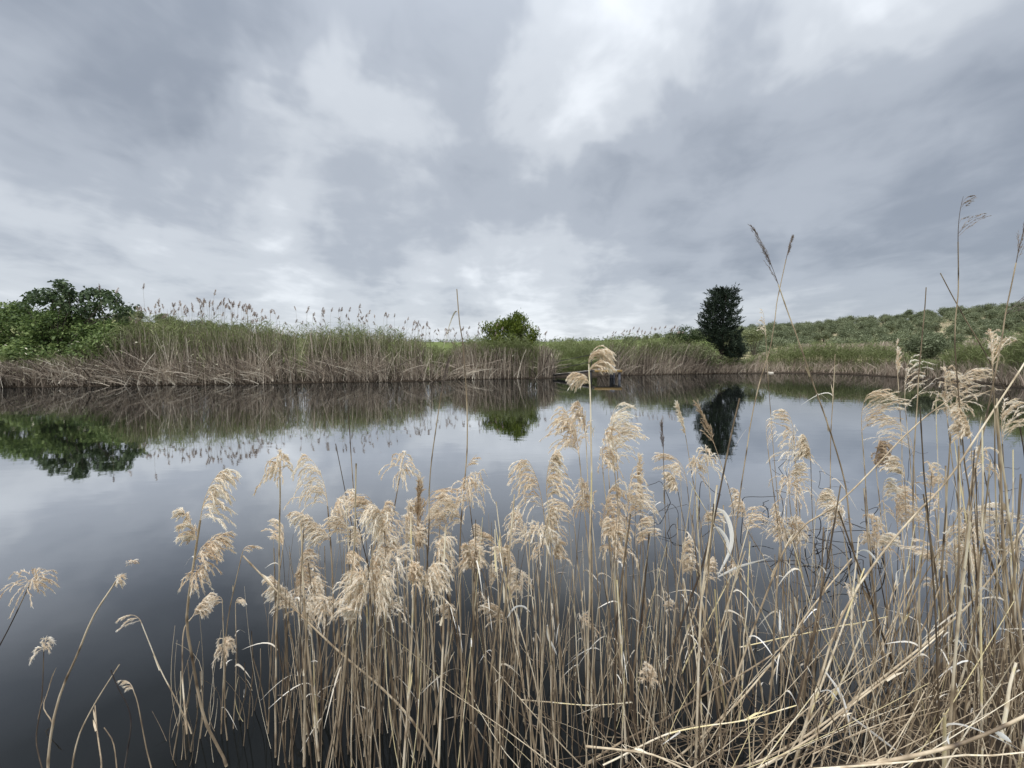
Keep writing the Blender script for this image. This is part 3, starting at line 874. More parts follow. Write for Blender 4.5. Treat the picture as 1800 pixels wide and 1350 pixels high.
for (dx, dy, zt, ms) in ((.44, .15, jz - .05, 'grey_paint'), (-.45, 1.6, jz - .05, 'grey_paint'), (.46, 1.6, jz + .28, 'grey_paint'), (.36, 1.62, jz + .26, 'grey_paint')):
    mb = MB(); mb.box((jb[0] + dx * w_, 23.2 + dy, (zt - .5) / 2), (.12, .12, zt + .5), .6); mb.build('post', M[ms], root, jb)
# gangway to the bank
g0 = ground_at(976, 664); g0[2] = .22
g1 = np.array([jb[0] - w_ * .45, 23.9, jz - .02])
gd = unit(g1 - g0); gs = unit(np.cross(gd, [0, 0, 1])); gu = np.cross(gs, gd)
gl = np.linalg.norm(g1 - g0)
for k in range(int(gl / .22)):
    mb = MB(); mb.box(g0 + gd * (.11 + k * .22), (.2, .62, .025), random.random(), [gd, gs, gu]); mb.build('plank', M['wood'], root, jb)
for s in (-1, 1):
    mb = MB(); mb.box((g0 + g1) / 2 + gs * .29 * s - gu * .06, (gl, .06, .09), .3, [gd, gs, gu]); mb.build('beam', M['rail'], root, jb)
for h_ in (.42, .82):
    for s in (1,):
        mb = MB(); a = g0 + gs * .31 * s + np.array([0, 0, h_ - .12]); b = g1 + gs * .31 * s + np.array([0, 0, h_ + .05])
        mb.tubes(np.array([[a, (a + b) / 2 - [0, 0, .01], b]]), np.full((1, 3), .018), 6, np.array([.4])); mb.build('handrail', M['rail'], root, jb)
for f_ in (.02, .98):
    for s in (1,):
        mb = MB(); a = g0 + gd * gl * f_ + gs * .31 * s
        mb.tubes(np.array([[a - [0, 0, .5], a + [0, 0, .84]]]), np.full((1, 2), .02), 6, np.array([.4])); mb.build('rail_post', M['rail'], root, jb)

# pale flat stone at the far water edge
sp = ground_at(1352, 655.5); sp[1] -= .15
mb = MB()
for k, (r0, z0) in enumerate(((1, 0),)):
    an = np.linspace(0, 2 * math.pi, 13)[:-1]
    rr_ = 1 + rng.normal(0, .1, 12)
    lo = np.stack([sp[0] + np.cos(an) * .27 * rr_, sp[1] + np.sin(an) * .16 * rr_, np.full(12, -.03)], -1)
    hi = np.stack([sp[0] + np.cos(an) * .22 * rr_, sp[1] + np.sin(an) * .12 * rr_, .075 + rng.normal(0, .008, 12)], -1)
    v_ = np.vstack([lo, hi, [[sp[0], sp[1], .09]]])
    q_ = [[i, (i + 1) % 12, 12 + (i + 1) % 12, 12 + i] for i in range(12)] + [[12 + i, 12 + (i + 1) % 12, 12 + (i + 2) % 12, 24] for i in range(0, 12, 2)]
    mb.add(v_, q_, rng.random(25))
o = mb.build('flat_stone', M['stone'], None, tuple(sp * [1, 1, 0])); tag(o, 'pale flat stone lying at the far water edge past the cypress', 'stone')

# ------------------------------------------------------------------ far flowering reeds against the sky
def far_reed_proto(seed):
    r = np.random.default_rng(seed)
    root = empty('flowering_reed', (0, 0, 0))
    lean = r.uniform(.0, .25); K = 7
    t = np.linspace(0, 1, K)
    P = np.stack([lean * t ** 2, 0.03 * np.sin(t * 4), t * (1 - .04 * lean)], -1)      # one metre tall, scaled when placed
    mb = MB(); mb.tubes((P * [1, 1, 3.6])[None], np.linspace(.006, .004, K)[None], 3, np.array([.5]), False)
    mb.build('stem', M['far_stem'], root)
    tip = P[-1] * [1, 1, 3.6]
    mb = MB()
    n = 70; L = .32
    f = r.random(n)
    az = r.normal(0, 1.1, n)
    st = tip + np.stack([.10 * f ** 1.5, np.zeros(n), f * L * .85 - .02], -1)
    d = unit(np.stack([np.cos(az) * .45, np.sin(az) * .3, r.uniform(.2, .9, n)], -1))
    ln = (.13 * (1.15 - f) + .03) * r.uniform(.5, 1.2, n)
    B = np.stack([st, st + d * (ln * .6)[:, None], st + d * ln[:, None] + np.stack([.03 + 0 * f, 0 * f, -.035 * np.ones(n)], -1)], 1)
    mb.ribbons(B, np.array([.003, .008, .0015])[None] * np.ones((n, 1)), unit(np.cross(d, rand_unit(n, r))), np.clip(r.normal(.5, .25, n), 0, 1))
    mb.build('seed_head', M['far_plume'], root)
    mb = MB(); n = 1
    f = r.uniform(.5, .85, n); az = r.uniform(0, 6.28, n)
    st = np.stack([lean * f ** 2, 0 * f, f * 3.6], -1); L_ = r.uniform(.25, .5, n)
    d = unit(np.stack([np.cos(az), np.sin(az), 1.6 + 0 * f], -1))
    mb.ribbons(np.stack([st, st + d * (L_ * .5)[:, None], st + d * L_[:, None]], 1), np.array([.004, .012, .001])[None] * np.ones((n, 1)), unit(np.cross(d, rand_unit(n, r))), r.uniform(.3, .7, n))
    mb.build('blade', M['green_reed'], root)
    return root
fp = [far_reed_proto(s) for s in range(40, 48)]
fused = set()
def place_far(px, py, back, label, group, rz=None):
    i = random.randrange(len(fp))
    if i not in fused: o = fp[i]; fused.add(i)
    else: o = copy_tree(fp[i])
    p = inland(np.array([px]), np.array([back]))[0]
    z0 = float(terrain(p[0], p[1]))
    ztip = at(px, py, p[1])[2]
    s = (ztip - z0) / 3.86
    o.location = (p[0], p[1], z0); o.rotation_euler = (0, 0, random.gauss(0, .7) + (math.pi if random.random() < .3 else 0) if rz is None else rz)
    o.scale = (.9, .9, s)
    tag(o, label, 'reed', group)
special = [(189, 499, 'thin flowering reed standing nearest the fig tree, dark head clear against the sky'), (213, 505, 'flowering reed with bent head beside the outer sprays of the fig tree'),
           (262, 498, 'tallest slim flowering reed standing alone between the fig tree and the reed rows'), (376, 508, 'tallest flowering reed of the first dense row past the fig tree'),
           (628, 533, 'flowering reed with the tallest head in the middle of the long row'), (285, 524, 'leaning flowering reed with drooping brown head past the fig tree')]
for (x, y, l) in special: place_far(x, y, random.uniform(1.2, 2.4), l, 'flowering reeds on the far bank')
TOPS = [(230, 540), (280, 533), (350, 524), (400, 524), (450, 538), (520, 539), (600, 541), (640, 545), (700, 551), (740, 563), (790, 580), (830, 572), (860, 563)]
tx = [a for a, _ in TOPS]; ty = [b for _, b in TOPS]
for k in range(195):
    x = random.uniform(240, 850) if k > 30 else random.uniform(340, 480)
    y = float(np.interp(x, tx, ty)) + (random.uniform(0, 30) if random.random() < .6 else abs(random.gauss(0, 9))) - 3
    part_ = 'close to the fig tree' if x < 420 else 'midway to the round bush' if x < 640 else 'approaching the round bush'
    place_far(x, y, random.uniform(1.0, 3.2), 'tall flowering reed with pinkish brown head against the sky, ' + part_, 'flowering reeds ' + part_)
for k in range(20):
    x = random.uniform(810, 965)
    place_far(x, random.uniform(566, 588) + max(0, x - 930) * .3, random.uniform(.6, 2.0), 'short flowering reed with brown head rising around the round bush', 'flowering reeds around the round bush')
for k in range(34):
    x = random.uniform(1058, 1190)
    place_far(x, float(np.interp(x, [1050, 1100, 1180, 1200], [580, 574, 570, 590])) + abs(random.gauss(0, 7)), random.uniform(.8, 2.4), 'flowering reed leaning over beside the jetty on the cypress side', 'flowering reeds beyond the jetty', random.gauss(0, .4))

# ------------------------------------------------------------------ near reeds: one object each, stem > plume, leaf blades
KINDS = {  # branches, branch length, forward, one-sidedness, spread, gravity, rachis bend, rachis length, spikelets per branch
    'tassel':   (60, .66, .90, .45, .46, .92, .34, .88, 32),
    'dense':    (64, .62, .85, .22, .36, 1.05, .25, .70, 32),
    'arch':     (60, 1.0, .70, .50, .34, .92, 1.1, .75, 36),
    'umbrella': (34, .80, .50, .05, .85, 1.05, .15, .60, 26),
    'open':     (26, .85, .95, .80, .25, .62, .50, .78, 32),
    'narrow':   (38, .36, 1.2, .15, .20, .30, .12, .95, 22),
    'comb':     (9,  .55, .50, .75, .15, .75, 1.25, .80, 20),
    'tuft':     (14, .65, .60, .25, .50, 1.0, .35, .55, 18),
    'dark':     (22, .55, 1.5, .12, .16, .05, .12, 1.0, 10),
    'sparse':   (12, .75, 1.0, .9, .20, .45, .25, .95, 12),
}
DOWN = np.array([0, 0, -1.0])
def plume_mesh(mb, tip, tdir, L, kind, side, r, fine=1.0):
    nb, bl, fwd, one, spr, g, bend, rl, ns = KINDS[kind]
    nb = max(6, int(nb * r.uniform(.65, 1.2))); ns = int(ns * 1.75)
    bend *= r.uniform(.6, 1.4); g *= r.uniform(.8, 1.15); bl *= r.uniform(.8, 1.2); spr *= r.uniform(.7, 1.5)
    K = 9
    s = np.linspace(0, 1, K)
    dirs = unit(tdir[None] * (1 - .5 * bend * s[:, None]) + side[None] * (bend * s * .9)[:, None] + DOWN[None] * (bend * 1.0 * s ** 2)[:, None])
    rp = tip + np.vstack([[0, 0, 0], np.cumsum(dirs[:-1] * (L * rl / (K - 1)), 0)])
    mb.tubes(rp[None], (np.linspace(.0016, .0007, K) * fine)[None], 3, np.array([.35]), False)
    f = r.random(nb) ** 1.1
    idx = np.clip((f * (K - 1)).astype(int), 0, K - 2); fr = (f * (K - 1) - idx)[:, None]
    st = rp[idx] * (1 - fr) + rp[idx + 1] * fr
    rd = dirs[idx]
    d0 = unit(rd * fwd + side * one + rand_unit(nb, r) * spr)
    ln = L * bl * (1 - .55 * f) * r.uniform(.5, 1.2, nb)
    KB = 8
    t = np.linspace(0, 1, KB)
    sag = r.uniform(.75, 1.2, nb)
    dd = d0[:, None, :] * (1 - .7 * g * t[None, :, None]) + DOWN * (g * sag[:, None] * 1.25 * t[None, :] ** 1.1)[..., None] + side * (.25 * one * t)[None, :, None]
    dd = dd + r.normal(size=(nb, KB, 3)) * .10
    dd = unit(dd)
    bp = st[:, None, :] + np.concatenate([np.zeros((nb, 1, 3)), np.cumsum(dd[:, :-1] * (ln / (KB - 1))[:, None, None], 1)], 1)
    bt = np.clip(r.normal(.45, .14, nb), 0, 1)
    mb.ribbons(bp, np.full((nb, KB), .0007 * fine), unit(np.cross(dd, rand_unit(nb, r)[:, None, :])), bt)
    # spikelets
    N = nb * ns
    bi = np.repeat(np.arange(nb), ns)
    tt = .16 + .84 * r.random(N) ** .8
    ki = np.clip((tt * (KB - 1)).astype(int), 0, KB - 2); kf = (tt * (KB - 1) - ki)[:, None]
    base = bp[bi, ki] * (1 - kf) + bp[bi, ki + 1] * kf
    tg = dd[bi, ki]
    d = unit(tg + rand_unit(N, r) * .38 + DOWN * .12)
    sl = r.uniform(.009, .019, N) * (.75 + .25 * L / .28) * fine
    if kind == 'dark': sl = sl * .8
    mid = base + d * (sl * .45)[:, None]
    tp = base + unit(d + DOWN * .2 + rand_unit(N, r) * .15) * sl[:, None]
    w = r.uniform(.0007, .0017, N) * fine * (.7 if kind == 'dark' else 1)
    mb.ribbons(np.stack([base, tp], 1), np.stack([w, w * .3], 1), unit(np.cross(d, rand_unit(N, r))),
               np.clip(bt[bi] + r.normal(.14, .2, N) + .12 * (tt - .5), 0, 1))

RSEED = [100]
def path3d(path, d0, dtip):
    p = np.asarray(path, float)
    s = np.concatenate([[0], np.cumsum(np.linalg.norm(np.diff(p, axis=0), axis=1))]); s /= s[-1]
    return np.array([at(x, y, d0 + dtip * f) for (x, y), f in zip(p, s)])

def stem_tube(mb, P, r, tint, sides=6, rr=rng):
    """stem with slight kinks, and joints every hand's breadth: swollen, darker above, with a pale sheath below"""
    K0 = len(P)
    L = np.linalg.norm(np.diff(P, axis=0), axis=1).sum()
    K = int(np.clip(L / .022, 14, 70))
    Q = np.stack([np.interp(np.linspace(0, 1, K), np.linspace(0, 1, K0), P[:, k]) for k in range(3)], 1)
    s = np.linspace(0, L, K)
    step = rr.uniform(.10, .17)
    nj = int(L / step) + 2
    joints = (np.arange(nj) + rr.uniform(-.2, .2, nj)) * step
    wob = np.cumsum(rr.normal(size=(nj, 3)) * .0035, 0); wob -= np.linspace(0, 1, nj)[:, None] * wob[-1]
    for k in range(3): Q[:, k] += np.interp(s, joints, wob[:, k]) * np.sin(np.linspace(0, math.pi, K))
    seg = np.searchsorted(joints, s)
    dist = np.min(np.abs(s[:, None] - joints[None]), 1)
    rad = 1.15 * r * np.linspace(1, .5, K) ** .8 * (1 + .22 * np.exp(-(dist / .010) ** 2))
    tn = tint + np.linspace(-.10, .06, K) + rr.normal(0, .12, nj + 2)[seg] - .25 * np.exp(-(dist / .012) ** 2)
    tn = np.clip(tn, 0, 1)
    mb.tubes(Q[None], rad[None], sides, tn[None])

def reed(path, kind=None, L=80, side=1, r=3.6, label='', group=None, name=None, smat='stem', pmat='plume', tint=None, dtip=None, leaves=(), extra=(), n=16, depth=None):
    RSEED[0] += 1
    rr = np.random.default_rng(RSEED[0])
    base = ground_at(*path[0])
    d0 = base[1] if depth is None else depth
    dt = rr.normal(0, .06) * d0 if dtip is None else dtip
    pts = path3d(path, d0, dt)
    zb = float(terrain(pts[0, 0], pts[0, 1]))
    if depth is None: pts[0, 2] = min(0.0, pts[0, 2]); 
    pts = np.vstack([[pts[0] - np.array([0, 0, .12])], pts]) if depth is None else pts
    P = smooth_path(pts, n)
    rootp = np.array([pts[0, 0], pts[0, 1], 0.0]) if depth is None else pts[0].copy()
    root = empty(name or ('plumed_reed' if kind else 'bare_reed'), rootp)
    tag(root, label, 'reed', group)
    if tint is None: tint = float(np.clip(rr.normal(.52, .13), .1, .9))
    mb = MB(); stem_tube(mb, P, r / 1000, tint, 6 if r > 3 else 5, rr)
    # dry sheath ends that stand off the stem
    for k in range(rr.integers(0, 3)):
        i = int(rr.integers(n // 3, n - 2)); d = unit(P[i + 1] - P[i] + rand_unit(1, rr)[0] * rr.uniform(.1, .018 * n) * (P[i + 1] - P[i]).dot(P[i + 1] - P[i]) ** .5)
        L_ = rr.uniform(.03, .10)
        mb.ribbons(np.stack([P[i], P[i] + d * L_ * .5, P[i] + d * L_ + DOWN * L_ * .15])[None], np.array([[r / 1100, r / 900, .0004]]), unit(np.cross(d, rand_unit(1, rr))), np.array([min(1, tint + .2)]))
    mb.build('stem', M[smat], root, rootp, True)
    for k in range(int(rr.choice([0, 0, 1, 1, 2])) if not leaves and path[0][0] > 380 else 0):     # a torn dry blade still hanging on
        i = int(rr.integers(int(n * .35), n - 2)); az = rr.uniform(0, 6.28); L_ = rr.uniform(.07, .24)
        h_ = np.array([math.cos(az), math.sin(az), 0]); t_ = np.linspace(0, 1, 8)[:, None]
        B = P[i] + unit(P[i + 1] - P[i]) * L_ * (t_ * .55 - .55 * t_ ** 2 * rr.uniform(.3, 1.6)) + h_ * L_ * (.25 * t_ + .45 * t_ ** 2) + DOWN * L_ * t_ ** 2 * rr.uniform(.1, .7)
        mb = MB(); wl_ = rr.uniform(.0014, .0036)
        mb.ribbons(B[None], (wl_ * np.array([.9, 1, 1, .95, .85, .7, .45, .08]))[None], unit(np.cross(np.gradient(B, axis=0), rand_unit(1, rr)))[None], np.clip(rr.normal(.5, .2) + np.linspace(-.1, .2, 8), 0, 1)[None])
        mb.build('leaf_blade', M['dry_leaf'], root, rootp)
    tip = P[-1]; td = unit(P[-1] - P[-3])
    if kind:
        sv = unit(np.array([side * 1.0, rr.normal(0, .45), 0])) if side else unit(np.array([rr.normal(), rr.normal(), 0]))
        mb = MB(); plume_mesh(mb, tip, td, L / FPX * tip[1] * (.95 if kind != 'arch' else 1), kind, sv, rr)
        mb.build('plume', M[pmat], root, rootp)
    for (ek, eL, eside, frac) in extra:                     # a second, lower plume on the same reed
        i = int(frac * (n - 1)); sv = unit(np.array([eside, rr.normal(0, .4), 0]))
        mb = MB(); plume_mesh(mb, P[i], unit(unit(P[i] - P[i - 1]) + sv * .5), eL / FPX * tip[1], ek, sv, rr)
        mb.build('plume', M[pmat], root, rootp)
    for lf in leaves:
        leaf_blade(lf[0], lf[1], pts[-1][1] if len(lf) < 3 else lf[2], root, rootp, rr)
    return root

def leaf_blade(path, w, depth, root, rootp, rr, twist=None):
    P = smooth_path(path3d(path, depth, rr.normal(0, .02)), 14)
    T = unit(np.gradient(P, axis=0))
    tw = np.linspace(rr.uniform(-.3, .3), rr.uniform(-.2, .6), 14)
    A = unit(np.cross(T, np.array([0, 1.0, .25])))
    B = np.cross(T, A)
    sd = A * np.cos(tw)[:, None] + B * np.sin(tw)[:, None]
    prof = np.sin(np.linspace(.25, math.pi, 14)) ** .6
    prof[-1] = .06
    mb = MB()
    # two strips folded along the midrib
    wv_ = w / 1000 * prof
    rib = P - np.cross(sd, T) * (wv_ * .35)[:, None]
    v = np.stack([P - sd * wv_[:, None], rib, P + sd * wv_[:, None]], 1).reshape(-1, 3)
    i = np.arange(13)[:, None] * 3
    q = np.concatenate([np.concatenate([i, i + 1, i + 4, i + 3], 1), np.concatenate([i + 1, i + 2, i + 5, i + 4], 1)])
    mb.add(v, q, np.clip(np.repeat(np.linspace(.85, 1.0, 14), 3) + rr.normal(0, .05, 42), 0, 1))
    mb.build('leaf_blade', M['dry_leaf'], root, rootp, True)

# ---- over the open dark water
reed([(-90, 1260), (-50, 1215), (0, 1135), (50, 1032)], 'umbrella', 60, 1, 2.6, 'pale reed leaning in from the picture edge, ragged drooping plume over open dark water')
reed([(84, 1420), (95, 1270), (130, 1170), (165, 1085), (204, 1022)], 'tuft', 26, 1, 3.6, 'long smooth bowed reed ending in a tiny tuft, alone over open dark water', tint=.62)
reed([(84, 1380), (62, 1300), (73, 1230), (77, 1145)], 'tuft', 46, 1, 2.0, 'thin dark kinked reed with one small hanging pale tuft', tint=.12)
reed([(92, 1272), (75, 1243), (83, 1218), (92, 1188)], None, label='short grey broken stub beside the thin dark kinked reed', r=2.0, tint=.3)
reed([(335, 1290), (310, 1240), (285, 1190), (262, 1130), (249, 1096)], 'comb', 58, -1, 2.4, 'slender reed bending over into a comb of pale curved spikes above dark water', tint=.6)
reed([(120, 1420), (135, 1310), (160, 1250), (210, 1168)], None, label='bare straw coloured reed bowed towards a hooked dark one over open water', r=2.6, tint=.66)
reed([(268, 1390), (252, 1290), (242, 1235), (235, 1215)], 'comb', 44, -1, 2.2, 'short reed curling over with five drooping pale spikes low on dark water', tint=.5)
reed([(175, 1420), (171, 1340), (167, 1240)], None, label='short upright weathered stub under the bowed straw coloured reed', r=3.0, tint=.3)
reed([(209, 1400), (201, 1310), (183, 1279)], None, label='short hooked grey stub close to the bottom edge, over dark water', r=2.4, tint=.35)
reed([(212, 1400), (231, 1266), (206, 1205), (195, 1178)], None, label='black sharply kinked rotten reed in the dark water', r=2.4, smat='dark_stem', name='broken_reed', n=22)
reed([(-10, 1300), (30, 1320), (70, 1338), (110, 1352)], None, label='rotten grey twig lying on the water at the bottom corner', r=2.6, smat='dark_stem', name='broken_reed', tint=.9)
# ---- the isolated group in front of the fig reflection
reed([(400, 1345), (362, 1260), (336, 1150), (331, 1080), (342, 985), (352, 915)], 'tassel', 135, 1, 4.6, 'tall reed with the largest ragged cream plume standing apart over dark water', pmat='plume', extra=(('tassel', 80, 1, .93), ('tassel', 70, -1, .97), ('umbrella', 60, 1, .86)))
reed([(330, 1290), (326, 1190), (322, 1110), (338, 1085)], 'dense', 62, 1, 3.2, 'shorter reed with compact cream tassel below the largest ragged plume')
reed([(398, 1260), (394, 1180), (402, 1080), (426, 972)], 'comb', 40, 1, 2.4, 'reed with a small pale flag beside the start of the long fallen diagonal stem')
reed([(770, 1345), (711, 1243), (600, 1142), (500, 1050), (427, 977)], None, label='long broken straw stem lying diagonally across the front of the middle reeds', r=4.2, tint=.62, dtip=.05)
reed([(388, 1290), (392, 1180), (391, 1060)], 'comb', 34, -1, 2.2, 'thin reed with small nodding head between the largest ragged plume and the middle clump')
reed([(410, 1280), (413, 1180), (414, 1065)], 'comb', 40, 1, 2.0, 'thin reed with two small drooping spikes over dark water next to the middle clump')
reed([(400, 1300), (396, 1220), (394, 1150)], 'umbrella', 55, 1, 2.2, 'low reed with a sparse fan of grey spikes near the long diagonal stem')
for (a, b, t) in (((303, 1335), (318, 1180), .6), ((322, 1275), (330, 1160), .5), ((350, 1300), (352, 1180), .45), ((420, 1265), (430, 1165), .4), ((436, 1280), (442, 1110), .2), ((470, 1275), (443, 1150), .55), ((338, 1320), (345, 1220), .4), ((445, 1250), (458, 1140), .35)):
    reed([a, ((a[0] + b[0]) / 2 + 5, (a[1] + b[1]) / 2), b], None, label='bare broken reed stub without plume in the small group standing apart over dark water', r=2.2, tint=t, group='bare stubs of the small outer group')
# ---- middle clump
reed([(485, 1330), (487, 1170), (492, 1000), (492, 838)], 'umbrella', 72, 1, 3.2, 'straight tall reed with umbrella shaped plume at the outer edge of the middle clump', tint=.6)
reed([(600, 1290), (592, 1150), (585, 1000), (576, 890)], 'tassel', 118, -1, 3.6, 'reed with a very full drooping cream plume next to the umbrella shaped one', extra=(('tassel', 90, 1, .97), ('tassel', 85, -1, .9)))
reed([(470, 1290), (480, 1100), (497, 965)], 'open', 62, -1, 2.6, 'reed with a narrow ragged side plume just under the umbrella shaped one')
reed([(540, 1290), (535, 1180), (522, 1055)], 'tassel', 110, 1, 3.4, 'low reed with dense shaggy cream plume at the near outer corner of the middle clump', extra=(('tassel', 90, 1, .93), ('tassel', 80, -1, .97)))
reed([(560, 1280), (552, 1180), (545, 1075)], 'tassel', 84, 1, 2.8, 'low reed whose shaggy plume hangs towards the heart of the middle clump')
for (b, a, k, L, s, pm, lab) in (
    ((640, 1300), (655, 985), 'tassel', 125, 1, 'plume', 'reed with tall shaggy plume at the heart of the middle clump'),
    ((690, 1290), (680, 960), 'dense', 120, -1, 'plume', 'reed with thick pale upright tassel in the middle clump, behind the shaggy low ones'),
    ((720, 1280), (714, 965), 'dense', 115, 1, 'plume', 'reed with thick cream tassel beside the brown velvety spike'),
    ((745, 1270), (735, 950), 'narrow', 112, 1, 'brown_plume', 'reed with brown velvety narrow spike in the middle clump'),
    ((770, 1270), (748, 925), 'open', 95, 1, 'plume', 'reed with curled pale plume topping the brown velvety spike'),
    ((650, 1310), (650, 1050), 'tassel', 118, 1, 'plume', 'reed with broad cream plume hanging low in the middle of the middle clump'),
    ((700, 1310), (672, 1075), 'tassel', 110, 1, 'plume', 'reed with lowest broad plume of the middle clump, drooping towards the tall straight stem'),
    ((610, 1310), (632, 1085), 'tassel', 105, -1, 'plume', 'reed with low shaggy plume drooping away from the middle clump heart'),
    ((640, 1330), (645, 1065), 'dense', 100, -1, 'plume', 'reed with matted tassel buried deep inside the middle clump'),
    ((705, 1300), (698, 1005), 'umbrella', 95, 1, 'plume', 'reed with spread out golden cream plume in the upper middle clump'),
    ((665, 1280), (660, 915), 'open', 78, -1, 'plume', 'reed with thin curled plume just below the second umbrella shaped one'),
    ((775, 1310), (752, 1045), 'tassel', 85, 1, 'plume', 'reed with pale wavy plume drooping beside the tall straight stem'),
    ((780, 1300), (768, 1010), 'tassel', 100, 1, 'plume', 'reed with thick wavy plume touching the tall straight stem'),
    ((735, 1310), (726, 1030), 'dense', 60, 1, 'plume', 'reed with small oval hanging tassel in the near middle clump'),
    ((620, 1290), (612, 940), 'open', 60, -1, 'plume', 'reed with thin sickle shaped plume in a gap of the middle clump'),
    ((630, 1295), (608, 1000), 'open', 75, 1, 'plume', 'reed with loose arching plume in front of the sickle shaped one')):
    reed([b, ((b[0] * .55 + a[0] * .45) + 4, (b[1] * .55 + a[1] * .45)), a], k, L, s, 3.2, lab, pmat=pm)
reed([(655, 1290), (652, 1120), (687, 930), (703, 835)], 'umbrella', 72, 1, 3.0, 'reed with second umbrella shaped plume rising clear of the middle clump', tint=.5)
reed([(672, 1290), (668, 1100), (625, 900), (612, 720)], None, label='thin grey brown bare reed rising past the full drooping plume', r=2.6, tint=.28)
reed([(655, 1290), (640, 1050), (612, 900), (590, 780)], None, label='dark thin bare reed leaning across the reflection of the reed heads', r=2.2, tint=.12)
reed([(590, 1330), (608, 1100), (622, 950), (626, 815)], None, label='pale yellow bare reed rising sharply through the middle clump', r=3.4, tint=.86)
reed([(752, 1290), (752, 1000), (756, 850), (768, 745), (776, 690)], 'dark', 62, 1, 2.8, 'grey reed with thin closed brush crossing the far bank reflection', pmat='dark_plume', tint=.3)
reed([(812, 1240), (812, 1000), (822, 790), (815, 620), (808, 570), (803, 508)], None, r=3.4, label='tallest straight grey reed of the middle, bare tip over the far bank beside round bush', tint=.42, dtip=0, n=40, extra=(('umbrella', 78, 1, .56), ('tassel', 74, -1, .5), ('sparse', 30, 1, .62)))
reed([(800, 1270), (805, 1100), (793, 960)], 'tassel', 88, -1, 2.8, 'reed with hanging cream plume tied close to the tallest straight stem')
reed([(860, 1280), (850, 1100), (826, 890)], 'umbrella', 92, 1, 2.8, 'reed with scattered pale drooping branches around the tallest straight stem')
reed([(830, 1290), (838, 1120), (835, 1000)], 'dense', 62, 1, 2.6, 'reed with a small soft drooping tassel right of the tallest straight stem')
reed([(905, 1290), (880, 1150), (850, 1010), (832, 985)], 'open', 50, 1, 2.4, 'reed with a loose thin plume between the tall straight stem and the next clump')
reed([(880, 1300), (868, 1180), (856, 1075)], 'tuft', 60, -1, 2.4, 'low reed with a wispy grey tuft between the two big clumps')
# ---- second clump
for (b, a, k, L, s, pm, lab) in (
    ((1000, 1270), (955, 895), 'tassel', 118, -1, 'plume', 'reed with great arching cream plume opening the clump below the jetty'),
    ((985, 1270), (962, 880), 'tassel', 105, 1, 'plume', 'reed with pale arching plume behind the great arching one'),
    ((950, 1280), (925, 960), 'dense', 96, -1, 'plume', 'reed with long hanging tassel under the great arching plume'),
    ((975, 1290), (962, 960), 'dense', 100, 1, 'plume', 'reed with broad bell shaped golden tassel hanging clear over the stems'),
    ((1050, 1250), (1018, 800), 'dense', 112, -1, 'plume', 'reed with tall fluffy plume directly below the lone arched one'),
    ((1040, 1250), (1030, 770), 'tassel', 80, -1, 'plume', 'reed with fluffy pinkish plume touching the stem of the lone arched one'),
    ((1090, 1240), (1070, 835), 'tassel', 118, 1, 'plume', 'reed with biggest golden plume of the clump below the jetty'),
    ((1085, 1245), (1060, 830), 'tassel', 100, 1, 'plume', 'reed with tan arching plume behind the biggest golden one'),
    ((1100, 1240), (1083, 790), 'open', 70, 1, 'plume', 'reed with light feathery plume over the biggest golden one'),
    ((1110, 1245), (1075, 770), 'open', 88, 1, 'plume', 'reed with thin arched spikes drawn against the jetty reflection'),
    ((1070, 1260), (1062, 945), 'tassel', 110, 1, 'plume', 'reed with thick lower plume in the centre of the clump below the jetty'),
    ((1085, 1265), (1080, 990), 'dense', 105, 1, 'plume', 'reed with matted tan plume low in the clump below the jetty'),
    ((1120, 1250), (1105, 915), 'tassel', 95, 1, 'plume', 'reed with ragged plume drooping outward from the clump below the jetty'),
    ((1140, 1240), (1118, 960), 'open', 75, 1, 'plume', 'reed with loose curls on the outer side of the clump below the jetty'),
    ((1060, 1260), (1040, 910), 'dense', 95, -1, 'plume', 'reed with pale upright tassel between the bell shaped and matted ones'),
    ((1030, 1270), (1010, 925), 'open', 80, -1, 'plume', 'reed with wispy half hidden plume beside the bell shaped tassel'),
    ((1135, 1240), (1125, 885), 'narrow', 90, 1, 'plume', 'reed with narrow pale spike at the outer edge of the clump below the jetty'),
    ((905, 1290), (907, 1000), 'open', 62, -1, 'plume', 'reed with light plume between the bell shaped tassel and the tallest straight stem'),
    ((925, 1300), (897, 1060), 'tassel', 70, 1, 'plume', 'low reed with small shaggy plume under the bell shaped tassel')):
    reed([b, ((b[0] * .5 + a[0] * .5) + 5, (b[1] * .5 + a[1] * .5)), a], k, L, s, 3.0, lab, pmat=pm)
reed([(1032, 1240), (1036, 1000), (1038, 740), (1035, 640)], 'arch', 52, 1, 4.6, 'thick straight reed with lone arched double plume in front of the jetty', pmat='plume', tint=.7, dtip=0, n=60, extra=(('arch', 44, -1, .965), ('arch', 42, 1, .985)))
# ---- between the second clump and the cypress reflection
reed([(1310, 1120), (1290, 900), (1272, 830), (1256, 782)], 'narrow', 84, -1, 2.6, 'reed with narrow brownish spike against the black cypress reflection', pmat='brown_plume')
reed([(1235, 1180), (1222, 1000), (1208, 855)], 'open', 95, -1, 2.4, 'reed with pale feathery see-through plume before the cypress reflection')
reed([(1250, 1180), (1235, 950), (1205, 765)], 'narrow', 64, -1, 2.0, 'thin reed with faint pale spike left of the cypress reflection')
reed([(1180, 1200), (1170, 1000), (1166, 790)], 'dark', 50, -1, 2.2, 'thin grey reed standing alone past the clump below the jetty', pmat='dark_plume', tint=.4)
reed([(1330, 1130), (1322, 1000), (1312, 915)], 'tassel', 66, -1, 2.4, 'reed with small round cream plume below the cypress reflection')
reed([(1215, 1200), (1208, 1100), (1200, 1015)], 'tassel', 80, 1, 2.8, 'reed with drooping cream plume low under the faint pale spikes')
